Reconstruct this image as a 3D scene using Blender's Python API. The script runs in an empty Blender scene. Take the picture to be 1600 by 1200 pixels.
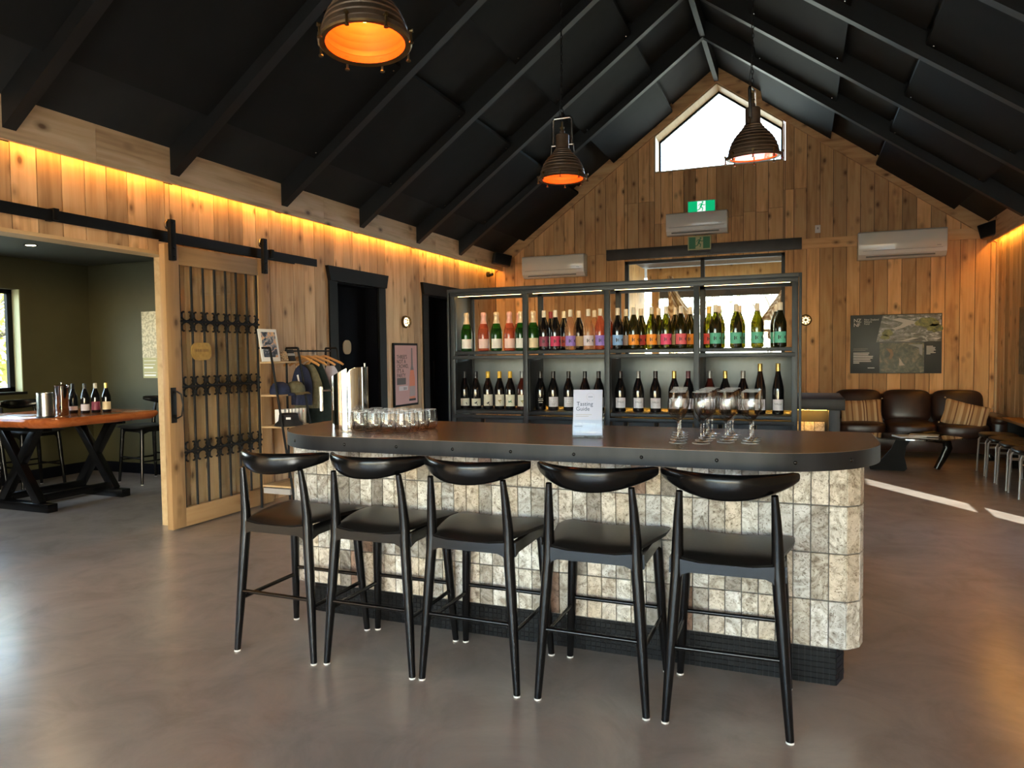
import bpy, bmesh, math, random
from mathutils import Vector, Matrix, Euler
R = math.radians
rnd = random.Random(7)
scn = bpy.context.scene
COL = scn.collection

# ------------------------------------------------------------------ camera
def cam_axes(yaw, pitch, roll):
    f = Vector((math.sin(yaw), math.cos(yaw), 0)); r = Vector((math.cos(yaw), -math.sin(yaw), 0)); u = Vector((0, 0, 1))
    f2 = f*math.cos(pitch) + u*math.sin(pitch); u2 = u*math.cos(pitch) - f*math.sin(pitch)
    r3 = r*math.cos(roll) + u2*math.sin(roll); u3 = u2*math.cos(roll) - r*math.sin(roll)
    return r3, u3, f2
cd = bpy.data.cameras.new('camera'); cam = bpy.data.objects.new('camera', cd); COL.objects.link(cam)
r_, u_, f_ = cam_axes(R(-21.7455), R(-2.4370), R(-0.6960))
cam.matrix_world = Matrix(((r_.x, u_.x, -f_.x, 0), (r_.y, u_.y, -f_.y, 0), (r_.z, u_.z, -f_.z, 1.45), (0, 0, 0, 1)))
cd.sensor_width = 36; cd.lens = 1123.73/1600*36; cd.clip_start = .05; cd.clip_end = 300
scn.camera = cam
scn.cycles.transparent_max_bounces = 48

# ------------------------------------------------------------------ world, sun, exposure
vs = scn.view_settings
vs.view_transform = 'Standard'; vs.look = 'None'; vs.gamma = 1; vs.use_curve_mapping = False
vs.exposure = 2.15
SKY = .85
SUN = 7.5
w = bpy.data.worlds.new('sky'); scn.world = w; w.use_nodes = True
nt = w.node_tree; nt.nodes.clear()
o_ = nt.nodes.new('ShaderNodeOutputWorld'); b_ = nt.nodes.new('ShaderNodeBackground')
EL = R(24); SUNAZ = math.atan2(.553, -.833)
sk = nt.nodes.new('ShaderNodeTexSky'); sk.sky_type = 'NISHITA'; sk.sun_disc = False; sk.sun_elevation = EL; sk.sun_rotation = SUNAZ; sk.dust_density = .8; sk.ozone_density = 1.6
tc = nt.nodes.new('ShaderNodeTexCoord'); mp = nt.nodes.new('ShaderNodeMapping'); mp.inputs['Scale'].default_value = (1, 1, 2.2)
no = nt.nodes.new('ShaderNodeTexNoise'); no.inputs['Scale'].default_value = 2.6; no.inputs['Detail'].default_value = 6; no.inputs['Roughness'].default_value = .58
cr = nt.nodes.new('ShaderNodeValToRGB'); cr.color_ramp.elements[0].position = .46; cr.color_ramp.elements[1].position = .62
cr.color_ramp.elements[0].color = (0, 0, 0, 1); cr.color_ramp.elements[1].color = (1, 1, 1, 1)
cm = nt.nodes.new('ShaderNodeMixRGB'); cm.inputs['Color2'].default_value = (3.2, 3.35, 3.5, 1)     # sky and drifting cloud
nt.links.new(tc.outputs['Generated'], mp.inputs['Vector']); nt.links.new(mp.outputs[0], no.inputs['Vector'])
nt.links.new(no.outputs['Fac'], cr.inputs['Fac']); nt.links.new(cr.outputs['Color'], cm.inputs['Fac'])
nt.links.new(sk.outputs['Color'], cm.inputs['Color1']); nt.links.new(cm.outputs['Color'], b_.inputs['Color'])
b_.inputs['Strength'].default_value = SKY; nt.links.new(b_.outputs[0], o_.inputs['Surface'])
sd = bpy.data.lights.new('sun', 'SUN'); sd.energy = SUN; sd.color = (1, .96, .90); sd.angle = R(.5)
so = bpy.data.objects.new('sun', sd); COL.objects.link(so)
SDIR = Vector((-.553*math.cos(EL), .833*math.cos(EL), -math.sin(EL)))
so.rotation_euler = SDIR.to_track_quat('-Z', 'Y').to_euler(); so.location = (8, -12, 9)
def portal(loc, rot, sx, sy):
    a = bpy.data.lights.new('window_portal', 'AREA'); a.shape = 'RECTANGLE'; a.size = sx; a.size_y = sy; a.cycles.is_portal = True
    p = bpy.data.objects.new('window_portal', a); COL.objects.link(p); p.location = loc; p.rotation_euler = rot

# ------------------------------------------------------------------ room numbers
XL, XR, YG, YB = -4.95, 2.54, 11.70, -3.60     # left wall, right wall, gable wall, wall behind the camera
XC = -1.2
PIT = .73
def zr(x): return 2.97 + PIT*(3.6 - abs(x - XC))   # underside of the rafters

# ------------------------------------------------------------------ materials
MATS = {}
def N(nt, t, **kw):
    n = nt.nodes.new('ShaderNode' + t)
    for k, v in kw.items():
        if k in n.inputs: n.inputs[k].default_value = v
        else: setattr(n, k, v)
    return n
def mat(name, col=(.5, .5, .5), rough=.5, metal=0, spec=.5, emit=None, es=0, coat=0, alpha=1, trans=0, sheen=0):
    if name in MATS: return MATS[name]
    m = bpy.data.materials.new(name); m.use_nodes = True; MATS[name] = m
    b = m.node_tree.nodes['Principled BSDF']
    b.inputs['Base Color'].default_value = (*col, 1); b.inputs['Roughness'].default_value = rough; b.inputs['Metallic'].default_value = metal
    b.inputs['Specular IOR Level'].default_value = spec; b.inputs['Coat Weight'].default_value = coat; b.inputs['Transmission Weight'].default_value = trans
    b.inputs['Sheen Weight'].default_value = sheen
    if emit: b.inputs['Emission Color'].default_value = (*emit, 1); b.inputs['Emission Strength'].default_value = es
    return m
def ramp(nt, pts):
    r = nt.nodes.new('ShaderNodeValToRGB'); e = r.color_ramp.elements
    while len(e) < len(pts): e.new(.5)
    for i, (p, c) in enumerate(pts): e[i].position = p; e[i].color = (*c, 1) if len(c) == 3 else c
    return r
def bump(nt, src, bsdf, s=.2, d=.01):
    bp = N(nt, 'Bump'); bp.inputs['Strength'].default_value = s; bp.inputs['Distance'].default_value = d
    nt.links.new(src, bp.inputs['Height']); nt.links.new(bp.outputs[0], bsdf.inputs['Normal'])
def pos_rand(nt, scale, mult=37.0):
    """world position plus an offset drawn per object, scaled per axis"""
    g = N(nt, 'NewGeometry'); oi = N(nt, 'ObjectInfo')
    m = N(nt, 'Math', operation='MULTIPLY'); m.inputs[1].default_value = mult; nt.links.new(oi.outputs['Random'], m.inputs[0])
    a = N(nt, 'VectorMath', operation='ADD'); nt.links.new(g.outputs['Position'], a.inputs[0]); nt.links.new(m.outputs[0], a.inputs[1])
    s = N(nt, 'VectorMath', operation='MULTIPLY'); nt.links.new(a.outputs[0], s.inputs[0]); s.inputs[1].default_value = scale
    return s.outputs[0], oi.outputs['Random']
def wood(name, axis, dark, mid, light, knots=True, rough=.55, var=.35):
    m = bpy.data.materials.new(name); m.use_nodes = True; MATS[name] = m; t = m.node_tree; b = t.nodes['Principled BSDF']
    sc = [26, 26, 26]; sc[axis] = 1.3
    v, rn = pos_rand(t, sc)
    n1 = N(t, 'TexNoise'); n1.inputs['Scale'].default_value = 1; n1.inputs['Detail'].default_value = 5; n1.inputs['Distortion'].default_value = .6; t.links.new(v, n1.inputs['Vector'])
    sc2 = [6, 6, 6]; sc2[axis] = 1.1
    v2, _ = pos_rand(t, sc2)
    n2 = N(t, 'TexNoise'); n2.inputs['Scale'].default_value = 1; n2.inputs['Detail'].default_value = 3; n2.inputs['Distortion'].default_value = 1.2; t.links.new(v2, n2.inputs['Vector'])
    mx = N(t, 'Math', operation='MULTIPLY_ADD'); mx.inputs[1].default_value = .45; t.links.new(n1.outputs['Fac'], mx.inputs[0])
    ml = N(t, 'Math', operation='MULTIPLY'); ml.inputs[1].default_value = .55; t.links.new(n2.outputs['Fac'], ml.inputs[0]); t.links.new(ml.outputs[0], mx.inputs[2])
    cr = ramp(t, [(.30, dark), (.48, mid), (.68, light)]); t.links.new(mx.outputs[0], cr.inputs['Fac'])
    # plank to plank variation
    hv = N(t, 'HueSaturation'); t.links.new(cr.outputs['Color'], hv.inputs['Color'])
    mr = N(t, 'MapRange'); mr.inputs['To Min'].default_value = 1-var; mr.inputs['To Max'].default_value = 1+var*.6; t.links.new(rn, mr.inputs['Value']); t.links.new(mr.outputs[0], hv.inputs['Value'])
    out = hv.outputs['Color']
    if knots:
        sc3 = [6.2, 6.2, 6.2]; sc3[axis] = 3.6
        v3, _ = pos_rand(t, sc3)
        vo = N(t, 'TexVoronoi'); vo.inputs['Scale'].default_value = 1; vo.inputs['Randomness'].default_value = 1; t.links.new(v3, vo.inputs['Vector'])
        kr = ramp(t, [(.07, (.12, .12, .12)), (.14, (.62, .62, .62)), (.27, (1, 1, 1))]); t.links.new(vo.outputs['Distance'], kr.inputs['Fac'])
        mxx = N(t, 'MixRGB', blend_type='MIX'); t.links.new(kr.outputs['Color'], mxx.inputs['Fac']); mxx.inputs['Color1'].default_value = (dark[0]*.30, dark[1]*.25, dark[2]*.22, 1); t.links.new(out, mxx.inputs['Color2']); out = mxx.outputs['Color']
    t.links.new(out, b.inputs['Base Color']); b.inputs['Roughness'].default_value = rough; b.inputs['Specular IOR Level'].default_value = .3
    bump(t, mx.outputs[0], b, .15, .004)
    return m
CED = ((.40, .235, .12), (.64, .42, .23), (.75, .54, .33))
W_Z = wood('cedar_vertical', 2, *CED)
W_Y = wood('cedar_lengthwise', 1, *CED, var=.15)
W_X = wood('cedar_crosswise', 0, *CED, var=.15)
GAB = ((.42, .20, .078), (.70, .39, .165), (.80, .50, .24))
G_Z = wood('cedar_gable', 2, *GAB)
G_X = wood('cedar_gable_crosswise', 0, *GAB, var=.15)
DOORW = wood('door_timber', 2, (.26, .15, .065), (.36, .215, .10), (.42, .265, .13), var=.12)
DOORH = wood('door_timber_rail', 1, (.26, .15, .065), (.36, .215, .10), (.42, .265, .13), var=.12)
PINE = wood('light_board', 1, (.42, .28, .14), (.52, .36, .19), (.58, .42, .24), knots=False, var=.1)
SLAB = wood('red_slab_timber', 1, (.20, .045, .012), (.34, .085, .022), (.46, .15, .045), rough=.16, var=.1)
BENCHW = wood('bench_timber', 1, (.22, .12, .05), (.34, .2, .09), (.4, .26, .12), var=.2)
HANG = mat('hanger_wood', (.52, .26, .08), .45)

def concrete():
    m = bpy.data.materials.new('polished_concrete'); m.use_nodes = True; t = m.node_tree; b = t.nodes['Principled BSDF']
    g = N(t, 'NewGeometry')
    n1 = N(t, 'TexNoise'); n1.inputs['Scale'].default_value = .55; n1.inputs['Detail'].default_value = 5; n1.inputs['Roughness'].default_value = .5; t.links.new(g.outputs['Position'], n1.inputs['Vector'])
    n2 = N(t, 'TexNoise'); n2.inputs['Scale'].default_value = 2.6; n2.inputs['Detail'].default_value = 8; n2.inputs['Roughness'].default_value = .68; n2.inputs['Distortion'].default_value = .7; t.links.new(g.outputs['Position'], n2.inputs['Vector'])
    c1 = ramp(t, [(.25, (.275, .233, .198)), (.5, (.325, .278, .238)), (.75, (.38, .328, .284))]); t.links.new(n1.outputs['Fac'], c1.inputs['Fac'])
    c2 = ramp(t, [(.34, (.74, .72, .70)), (.5, (.94, .94, .94)), (.66, (1.12, 1.10, 1.08))]); t.links.new(n2.outputs['Fac'], c2.inputs['Fac'])
    mx = N(t, 'MixRGB', blend_type='MULTIPLY'); mx.inputs['Fac'].default_value = .7; t.links.new(c1.outputs['Color'], mx.inputs['Color1']); t.links.new(c2.outputs['Color'], mx.inputs['Color2'])
    t.links.new(mx.outputs['Color'], b.inputs['Base Color'])
    rr = N(t, 'MapRange'); rr.inputs['To Min'].default_value = .17; rr.inputs['To Max'].default_value = .29; t.links.new(n1.outputs['Fac'], rr.inputs['Value']); t.links.new(rr.outputs[0], b.inputs['Roughness'])
    b.inputs['Specular IOR Level'].default_value = .85
    n3 = N(t, 'TexNoise'); n3.inputs['Scale'].default_value = 14; n3.inputs['Detail'].default_value = 3; t.links.new(g.outputs['Position'], n3.inputs['Vector'])
    bump(t, n3.outputs['Fac'], b, .03, .003)
    return m
CONC = concrete()
def travertine():
    m = bpy.data.materials.new('travertine'); m.use_nodes = True; t = m.node_tree; b = t.nodes['Principled BSDF']
    v, rn = pos_rand(t, (1, 1, 1), 91)
    oi = N(t, 'ObjectInfo')
    cr = ramp(t, [(0, (.52, .45, .36)), (.10, (.58, .57, .54)), (.24, (.42, .385, .33)), (.36, (.62, .60, .55)), (.48, (.34, .315, .28)), (.58, (.55, .50, .43)), (.70, (.46, .45, .43)), (.80, (.60, .57, .51)), (.90, (.25, .225, .195)), (.965, (.22, .135, .095))]); cr.color_ramp.interpolation = 'CONSTANT'
    t.links.new(oi.outputs['Random'], cr.inputs['Fac'])
    n1 = N(t, 'TexNoise'); n1.inputs['Scale'].default_value = 11; n1.inputs['Detail'].default_value = 7; n1.inputs['Roughness'].default_value = .62; n1.inputs['Distortion'].default_value = 2.4; t.links.new(v, n1.inputs['Vector'])
    c1 = ramp(t, [(.34, (.36, .30, .24)), (.44, (.72, .68, .62)), (.54, (1.02, 1.0, .97)), (.66, (1.22, 1.22, 1.22))]); t.links.new(n1.outputs['Fac'], c1.inputs['Fac'])
    mx = N(t, 'MixRGB', blend_type='MULTIPLY'); mx.inputs['Fac'].default_value = .95; t.links.new(cr.outputs['Color'], mx.inputs['Color1']); t.links.new(c1.outputs['Color'], mx.inputs['Color2'])
    n2 = N(t, 'TexNoise'); n2.inputs['Scale'].default_value = 48; n2.inputs['Detail'].default_value = 5; n2.inputs['Distortion'].default_value = 3.0; t.links.new(v, n2.inputs['Vector'])
    c2 = ramp(t, [(.36, (.30, .25, .19)), (.43, (1, 1, 1))]); t.links.new(n2.outputs['Fac'], c2.inputs['Fac'])
    m2 = N(t, 'MixRGB', blend_type='MULTIPLY'); m2.inputs['Fac'].default_value = .8; t.links.new(mx.outputs['Color'], m2.inputs['Color1']); t.links.new(c2.outputs['Color'], m2.inputs['Color2'])
    t.links.new(m2.outputs['Color'], b.inputs['Base Color']); b.inputs['Roughness'].default_value = .55
    bump(t, c2.outputs['Color'], b, .5, .002)
    return m
TRAV = travertine()
def noisy(name, c1, c2, scale=8, rough=.5, metal=0, coat=0, stretch=(1, 1, 1), bs=0, spec=.5, p0=.35, p1=.65):
    m = bpy.data.materials.new(name); m.use_nodes = True; MATS[name] = m; t = m.node_tree; b = t.nodes['Principled BSDF']
    v, rn = pos_rand(t, stretch, 13)
    n = N(t, 'TexNoise'); n.inputs['Scale'].default_value = scale; n.inputs['Detail'].default_value = 5; t.links.new(v, n.inputs['Vector'])
    c = ramp(t, [(p0, c1), (p1, c2)]); t.links.new(n.outputs['Fac'], c.inputs['Fac']); t.links.new(c.outputs['Color'], b.inputs['Base Color'])
    b.inputs['Roughness'].default_value = rough; b.inputs['Metallic'].default_value = metal; b.inputs['Coat Weight'].default_value = coat; b.inputs['Specular IOR Level'].default_value = spec
    if bs: bump(t, n.outputs['Fac'], b, bs, .004)
    return m
def thin_glass(name, tint=(1, 1, 1), refl=.08, edge=.85, rough=.0, power=3.0, rim=None):
    m = bpy.data.materials.new(name); m.use_nodes = True; MATS[name] = m; t = m.node_tree; t.nodes.clear()
    o = N(t, 'OutputMaterial'); tr = N(t, 'BsdfTransparent'); tr.inputs['Color'].default_value = (*tint, 1)
    gl = N(t, 'BsdfGlossy'); gl.inputs['Roughness'].default_value = rough
    lw = N(t, 'LayerWeight'); lw.inputs['Blend'].default_value = .5
    pw = N(t, 'Math', operation='POWER'); pw.inputs[1].default_value = power; t.links.new(lw.outputs['Facing'], pw.inputs[0])
    mr = N(t, 'MapRange'); mr.inputs['To Min'].default_value = refl; mr.inputs['To Max'].default_value = edge; t.links.new(pw.outputs[0], mr.inputs['Value'])
    if rim:      # more glass in the path where the wall is seen edge-on
        p2 = N(t, 'Math', operation='POWER'); p2.inputs[1].default_value = 2.3; t.links.new(lw.outputs['Facing'], p2.inputs[0])
        mc = N(t, 'MixRGB'); mc.inputs['Color1'].default_value = (*tint, 1); mc.inputs['Color2'].default_value = (*rim, 1); t.links.new(p2.outputs[0], mc.inputs['Fac']); t.links.new(mc.outputs['Color'], tr.inputs['Color'])
    mx = N(t, 'MixShader'); t.links.new(mr.outputs[0], mx.inputs['Fac']); t.links.new(tr.outputs[0], mx.inputs[1]); t.links.new(gl.outputs[0], mx.inputs[2]); t.links.new(mx.outputs[0], o.inputs['Surface'])
    return m
def emission(name, col, s):
    m = bpy.data.materials.new(name); m.use_nodes = True; MATS[name] = m; t = m.node_tree; t.nodes.clear()
    o = N(t, 'OutputMaterial'); e = N(t, 'Emission'); e.inputs['Color'].default_value = (*col, 1); e.inputs['Strength'].default_value = s; t.links.new(e.outputs[0], o.inputs['Surface'])
    return m
PANE = thin_glass('window_glass', (.95, .98, .97), .045, .7)
GLASS = thin_glass('drinking_glass', (.985, .985, .983), .05, .34, power=3.0, rim=(.26, .21, .17))
ACRYL = thin_glass('clear_acrylic', (.93, .97, 1), .018, .5)
BLACK = noisy('black_paint', (.0035, .0035, .004), (.006, .006, .0065), 5, .6, spec=.16)
BLKW = noisy('black_lacquered_wood', (.0022, .0022, .0025), (.0036, .0036, .004), 3, .23, spec=.32)
LEATH = noisy('black_leather', (.0055, .005, .0048), (.0085, .008, .0075), 60, .36, bs=.08, spec=.27)
PANELM = noisy('acoustic_panel', (.0055, .0057, .006), (.0078, .008, .0083), 3, .8, spec=.25)
DECKM = noisy('roof_deck_black', (.006, .006, .006), (.009, .009, .009), 3, .7, spec=.3)
PANELR = noisy('painted_board', (.015, .0153, .0153), (.020, .0203, .020), 3, .75, spec=.25)
RAFTM = noisy('rafter_black', (.0035, .0035, .0037), (.005, .005, .005), 4, .55)
STEELD = noisy('dark_blued_steel', (.022, .026, .031), (.036, .041, .047), 6, .45, metal=.3, spec=.35)
STEELP = noisy('grey_steel_sheet', (.10, .118, .128), (.22, .235, .235), 3.2, .48, metal=.3, stretch=(1, 1, .5))
BARTOP = noisy('dark_bar_top', (.17, .104, .060), (.22, .138, .08), 4, .27, stretch=(.3, 3, 3), spec=.5)
BAREDGE = noisy('dark_steel_edge', (.013, .013, .0145), (.028, .028, .031), 6, .45, metal=.35, stretch=(1, 1, .3), spec=.4)
MOSA = noisy('black_mosaic', (.0025, .0025, .003), (.007, .0075, .0085), 25, .5, bs=.3, spec=.16)
GROUT = mat('grey_grout', (.13, .125, .12), .8)
DGROUT = mat('dark_grout', (.025, .025, .026), .8)
CHROME = mat('polished_steel', (.52, .51, .49), .10, 1)
BRUSH = mat('brushed_steel', (.62, .60, .57), .26, 1)
BRASS = noisy('aged_brass', (.13, .085, .035), (.22, .15, .065), 12, .36, metal=.85)
BRONZE = noisy('bronze_shade', (.10, .066, .042), (.15, .10, .064), 14, .42, metal=.35)
COPPERI = mat('copper_inside', (.90, .17, .012), .5, .2)
IRON = noisy('wrought_iron', (.003, .003, .003), (.006, .0058, .0055), 20, .55, spec=.3)
PLAQ = noisy('brass_plaque', (.36, .20, .035), (.46, .27, .055), 30, .42, metal=.4)
WHITEP = mat('white_plastic', (.72, .70, .65), .35)
GREYP = mat('grey_plastic', (.30, .29, .27), .5)
DARKP = mat('dark_plastic', (.012, .012, .013), .45)
PAPER = mat('white_paper', (.80, .80, .80), .7)
PAPERB = mat('guide_paper', (.42, .46, .60), .6)
INK = mat('black_ink', (.02, .02, .025), .7)
INKB = mat('navy_ink', (.03, .045, .09), .7)
OLIVE = noisy('olive_paint', (.058, .053, .022), (.072, .066, .029), 2, .6)
OLIVEC = noisy('olive_ceiling_paint', (.05, .052, .036), (.06, .062, .045), 2, .7)
NAVYD = noisy('black_door_paint', (.0035, .004, .0065), (.005, .0055, .009), 4, .8, spec=.06)
BROWNL = noisy('brown_leather', (.022, .010, .0085), (.042, .020, .016), 7, .34, bs=.15)
CAPW = mat('cream_capsule', (.62, .56, .46), .45)
CAPR = mat('red_capsule', (.22, .012, .02), .4)
CAPY = mat('yellow_capsule', (.78, .48, .04), .4)
CAPG = mat('gold_capsule', (.60, .42, .12), .32, .7)
CAPK = mat('black_capsule', (.012, .012, .014), .35)
CAPM = mat('maroon_capsule', (.10, .02, .028), .4)
CAPS = mat('grey_capsule', (.20, .20, .20), .35, .4)
FOILP = mat('pink_foil', (.78, .40, .33), .35, .3)
FOILC = mat('cream_foil', (.74, .56, .36), .35, .3)
def bottle_glass(name, tint, body, mixf):
    m = bpy.data.materials.new(name); m.use_nodes = True; MATS[name] = m; t = m.node_tree; t.nodes.clear()
    o = N(t, 'OutputMaterial'); tr = N(t, 'BsdfTransparent'); tr.inputs['Color'].default_value = (*tint, 1)
    pb = N(t, 'BsdfPrincipled'); pb.inputs['Base Color'].default_value = (*body, 1); pb.inputs['Roughness'].default_value = .06; pb.inputs['Specular IOR Level'].default_value = .6
    mx = N(t, 'MixShader'); mx.inputs['Fac'].default_value = mixf; t.links.new(tr.outputs[0], mx.inputs[1]); t.links.new(pb.outputs[0], mx.inputs[2]); t.links.new(mx.outputs[0], o.inputs['Surface'])
    return m
BG_DARK = mat('dark_bottle_glass', (.005, .005, .006), .07, spec=.6)
BG_OLIVE = bottle_glass('olive_bottle_glass', (.50, .46, .06), (.010, .010, .003), .80)
BG_GREEN = bottle_glass('green_bottle_glass', (.16, .55, .10), (.008, .05, .008), .55)
BG_PINK = bottle_glass('pink_bottle_glass', (.95, .40, .26), (.42, .10, .045), .50)
BG_ROSE = bottle_glass('rose_bottle_glass', (.98, .78, .62), (.50, .27, .14), .35)
BG_RED = mat('red_bottle_glass', (.045, .008, .006), .07, spec=.6)
def label_mat(name, c): return mat('label_' + name, c, .55)

# ------------------------------------------------------------------ mesh helpers
def finish(me, m, smooth=True, ang=38):
    if m is not None: me.materials.append(m)
    if smooth:
        me.polygons.foreach_set('use_smooth', [True]*len(me.polygons)); me.set_sharp_from_angle(angle=R(ang))
    me.update()
class MB:
    def __init__(s): s.v = []; s.f = []
    def add(s, v, f):
        o = len(s.v); s.v += [tuple(p) for p in v]; s.f += [tuple(i+o for i in q) for q in f]; return s
    def box(s, c, d, rot=None, bev=0, seg=2):
        bm = bmesh.new(); bmesh.ops.create_cube(bm, size=1)
        for q in bm.verts: q.co = Vector((q.co.x*d[0], q.co.y*d[1], q.co.z*d[2]))
        if bev: bmesh.ops.bevel(bm, geom=bm.edges[:], offset=bev, segments=seg, affect='EDGES', profile=.5)
        bm.verts.index_update(); M = rot.to_matrix() if rot else None; c = Vector(c)
        s.add([(M @ q.co if M else q.co) + c for q in bm.verts], [[x.index for x in p.verts] for p in bm.faces]); bm.free(); return s
    def bb(s, x0, x1, y0, y1, z0, z1, bev=0): return s.box(((x0+x1)/2, (y0+y1)/2, (z0+z1)/2), (x1-x0, y1-y0, z1-z0), None, bev)
    def tube(s, pts, rad, n=10, cap=True, closed=False):
        pts = [Vector(p) for p in pts]; m = len(pts)
        if not hasattr(rad, '__len__'): rad = [rad]*m
        rings = []; up = None
        for i, p in enumerate(pts):
            if closed: d = pts[(i+1) % m] - pts[i-1]
            else: d = pts[min(i+1, m-1)] - pts[max(i-1, 0)]
            d.normalize()
            if up is None:
                up = Vector((0, 0, 1)) if abs(d.z) < .9 else Vector((1, 0, 0))
            a = d.cross(up)
            if a.length < 1e-4: a = d.cross(Vector((0, 1, 0)))
            a.normalize(); b = a.cross(d); up = b
            r = rad[i]
            rx, ry = (r if isinstance(r, tuple) else (r, r))
            rings.append([p + a*rx*math.cos(2*math.pi*k/n) + b*ry*math.sin(2*math.pi*k/n) for k in range(n)])
        v = [q for r in rings for q in r]; f = []
        for i in range(m if closed else m-1):
            j = (i+1) % m
            for k in range(n): f.append((i*n+k, i*n+(k+1) % n, j*n+(k+1) % n, j*n+k))
        if cap and not closed: f.append(tuple(range(n-1, -1, -1))); f.append(tuple((m-1)*n+k for k in range(n)))
        return s.add(v, f)
    def lathe(s, prof, n=24, c=(0, 0, 0), M=None):
        v = []; f = []; m = len(prof)
        for r, z in prof:
            for k in range(n): v.append(Vector((max(r, 1e-5)*math.cos(2*math.pi*k/n), max(r, 1e-5)*math.sin(2*math.pi*k/n), z)))
        for i in range(m-1):
            for k in range(n): f.append((i*n+k, i*n+(k+1) % n, (i+1)*n+(k+1) % n, (i+1)*n+k))
        if M: v = [M @ q for q in v]
        return s.add([q + Vector(c) for q in v], f)
    def prism(s, poly, a0, a1, axis=2):
        """extrude a polygon along an axis; the polygon's two numbers are the other two axes in order"""
        def mk(p, a):
            return {0: (a, p[0], p[1]), 1: (p[0], a, p[1]), 2: (p[0], p[1], a)}[axis]
        n = len(poly); v = [mk(p, a0) for p in poly] + [mk(p, a1) for p in poly]
        f = [tuple(range(n-1, -1, -1)), tuple(range(n, 2*n))] + [(i, (i+1) % n, (i+1) % n+n, i+n) for i in range(n)]
        return s.add(v, f)
    def soft(s, c, d, p=4.0, nu=28, nv=16, rot=None, fn=None):
        """superellipsoid: a padded box"""
        def sg(x, e): return math.copysign(abs(x)**e, x)
        e = 2/p; v = []; f = []; M = rot.to_matrix() if rot else None
        for j in range(nv+1):
            ph = -math.pi/2 + math.pi*j/nv
            for i in range(nu):
                th = 2*math.pi*i/nu
                q = Vector((sg(math.cos(ph), e)*sg(math.cos(th), e), sg(math.cos(ph), e)*sg(math.sin(th), e), sg(math.sin(ph), e)))
                if fn: q = fn(q)
                q = Vector((q.x*d[0]/2, q.y*d[1]/2, q.z*d[2]/2))
                if M: q = M @ q
                v.append(q + Vector(c))
        for j in range(nv):
            for i in range(nu): f.append((j*nu+i, j*nu+(i+1) % nu, (j+1)*nu+(i+1) % nu, (j+1)*nu+i))
        return s.add(v, f)
    def mesh(s, name, m=None, smooth=True, ang=38):
        me = bpy.data.meshes.new(name); me.from_pydata(s.v, [], s.f)
        bm = bmesh.new(); bm.from_mesh(me); bmesh.ops.recalc_face_normals(bm, faces=bm.faces); bm.to_mesh(me); bm.free()
        finish(me, m, smooth, ang); return me
    def build(s, name, m, parent=None, smooth=True, ang=38, loc=None):
        o = bpy.data.objects.new(name, s.mesh(name, m, smooth, ang)); COL.objects.link(o)
        if parent: o.parent = parent
        if loc: o.location = loc
        return o
def tag(o, label=None, cat=None, group=None, kind=None):
    if label: o['label'] = label
    if cat: o['category'] = cat
    if group: o['group'] = group
    if kind: o['kind'] = kind
    return o
def thing(name, label, cat, loc=(0, 0, 0), rz=0, group=None):
    o = bpy.data.objects.new(name, None); COL.objects.link(o); o.location = loc; o.rotation_euler = (0, 0, rz); o.empty_display_size = .1
    return tag(o, label, cat, group)
def struct(name, mb, m, parent=None, smooth=False):
    o = mb.build(name, m, parent, smooth)
    if not parent: o['kind'] = 'structure'
    return o
def obj(name, me, parent=None, loc=(0, 0, 0), rot=(0, 0, 0), scale=None):
    o = bpy.data.objects.new(name, me); COL.objects.link(o); o.parent = parent; o.location = loc; o.rotation_euler = rot
    if scale: o.scale = scale
    return o
def dup(src, loc, rz, label, group=None, rot=None):
    def cp(o, par):
        c = o.copy(); COL.objects.link(c); c.parent = par
        for k in o.children: cp(k, c)
        return c
    r = cp(src, None); r.location = loc; r.rotation_euler = rot or (0, 0, rz); r['label'] = label
    if group: r['group'] = group
    return r
UNIT = {}
def unit(m):
    if m.name not in UNIT: UNIT[m.name] = MB().box((0, 0, 0), (1, 1, 1)).mesh('board', m, False)
    return UNIT[m.name]
def board(name, x0, x1, y0, y1, z0, z1, m, parent):
    return obj(name, unit(m), parent, ((x0+x1)/2, (y0+y1)/2, (z0+z1)/2), scale=(x1-x0, y1-y0, z1-z0))
def text_mesh(body, size, m, extrude=.0006, align='LEFT', wrap=None, space=1.0):
    """flat lettering in the XZ plane facing -Y; wrap = radius of a bottle to bend it round"""
    cu = bpy.data.curves.new('lettering', 'FONT'); cu.body = body; cu.size = size; cu.extrude = extrude; cu.align_x = align; cu.resolution_u = 3; cu.space_line = space
    o = bpy.data.objects.new('lettering', cu); COL.objects.link(o)
    me = bpy.data.meshes.new_from_object(o.evaluated_get(bpy.context.evaluated_depsgraph_get()))
    bpy.data.objects.remove(o); bpy.data.curves.remove(cu)
    for v in me.vertices:
        x, y, z = v.co
        if wrap:
            a = x/wrap; rr = wrap + .0008 + z; v.co = (rr*math.sin(a), -rr*math.cos(a), y)
        else: v.co = (x, -z, y)
    me.materials.clear(); me.materials.append(m)
    return me

# ================================================================== SETTING
# floor
fl = MB().bb(XL-4.2, XR+.3, YB-.3, YG+.15, -.12, 0); struct('floor', fl, CONC)
gr = noisy('gravel', (.22, .22, .17), (.36, .35, .28), 2, .9)
struct('ground', MB().bb(-60, 60, -50, 70, -.40, -.16), gr)

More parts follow.
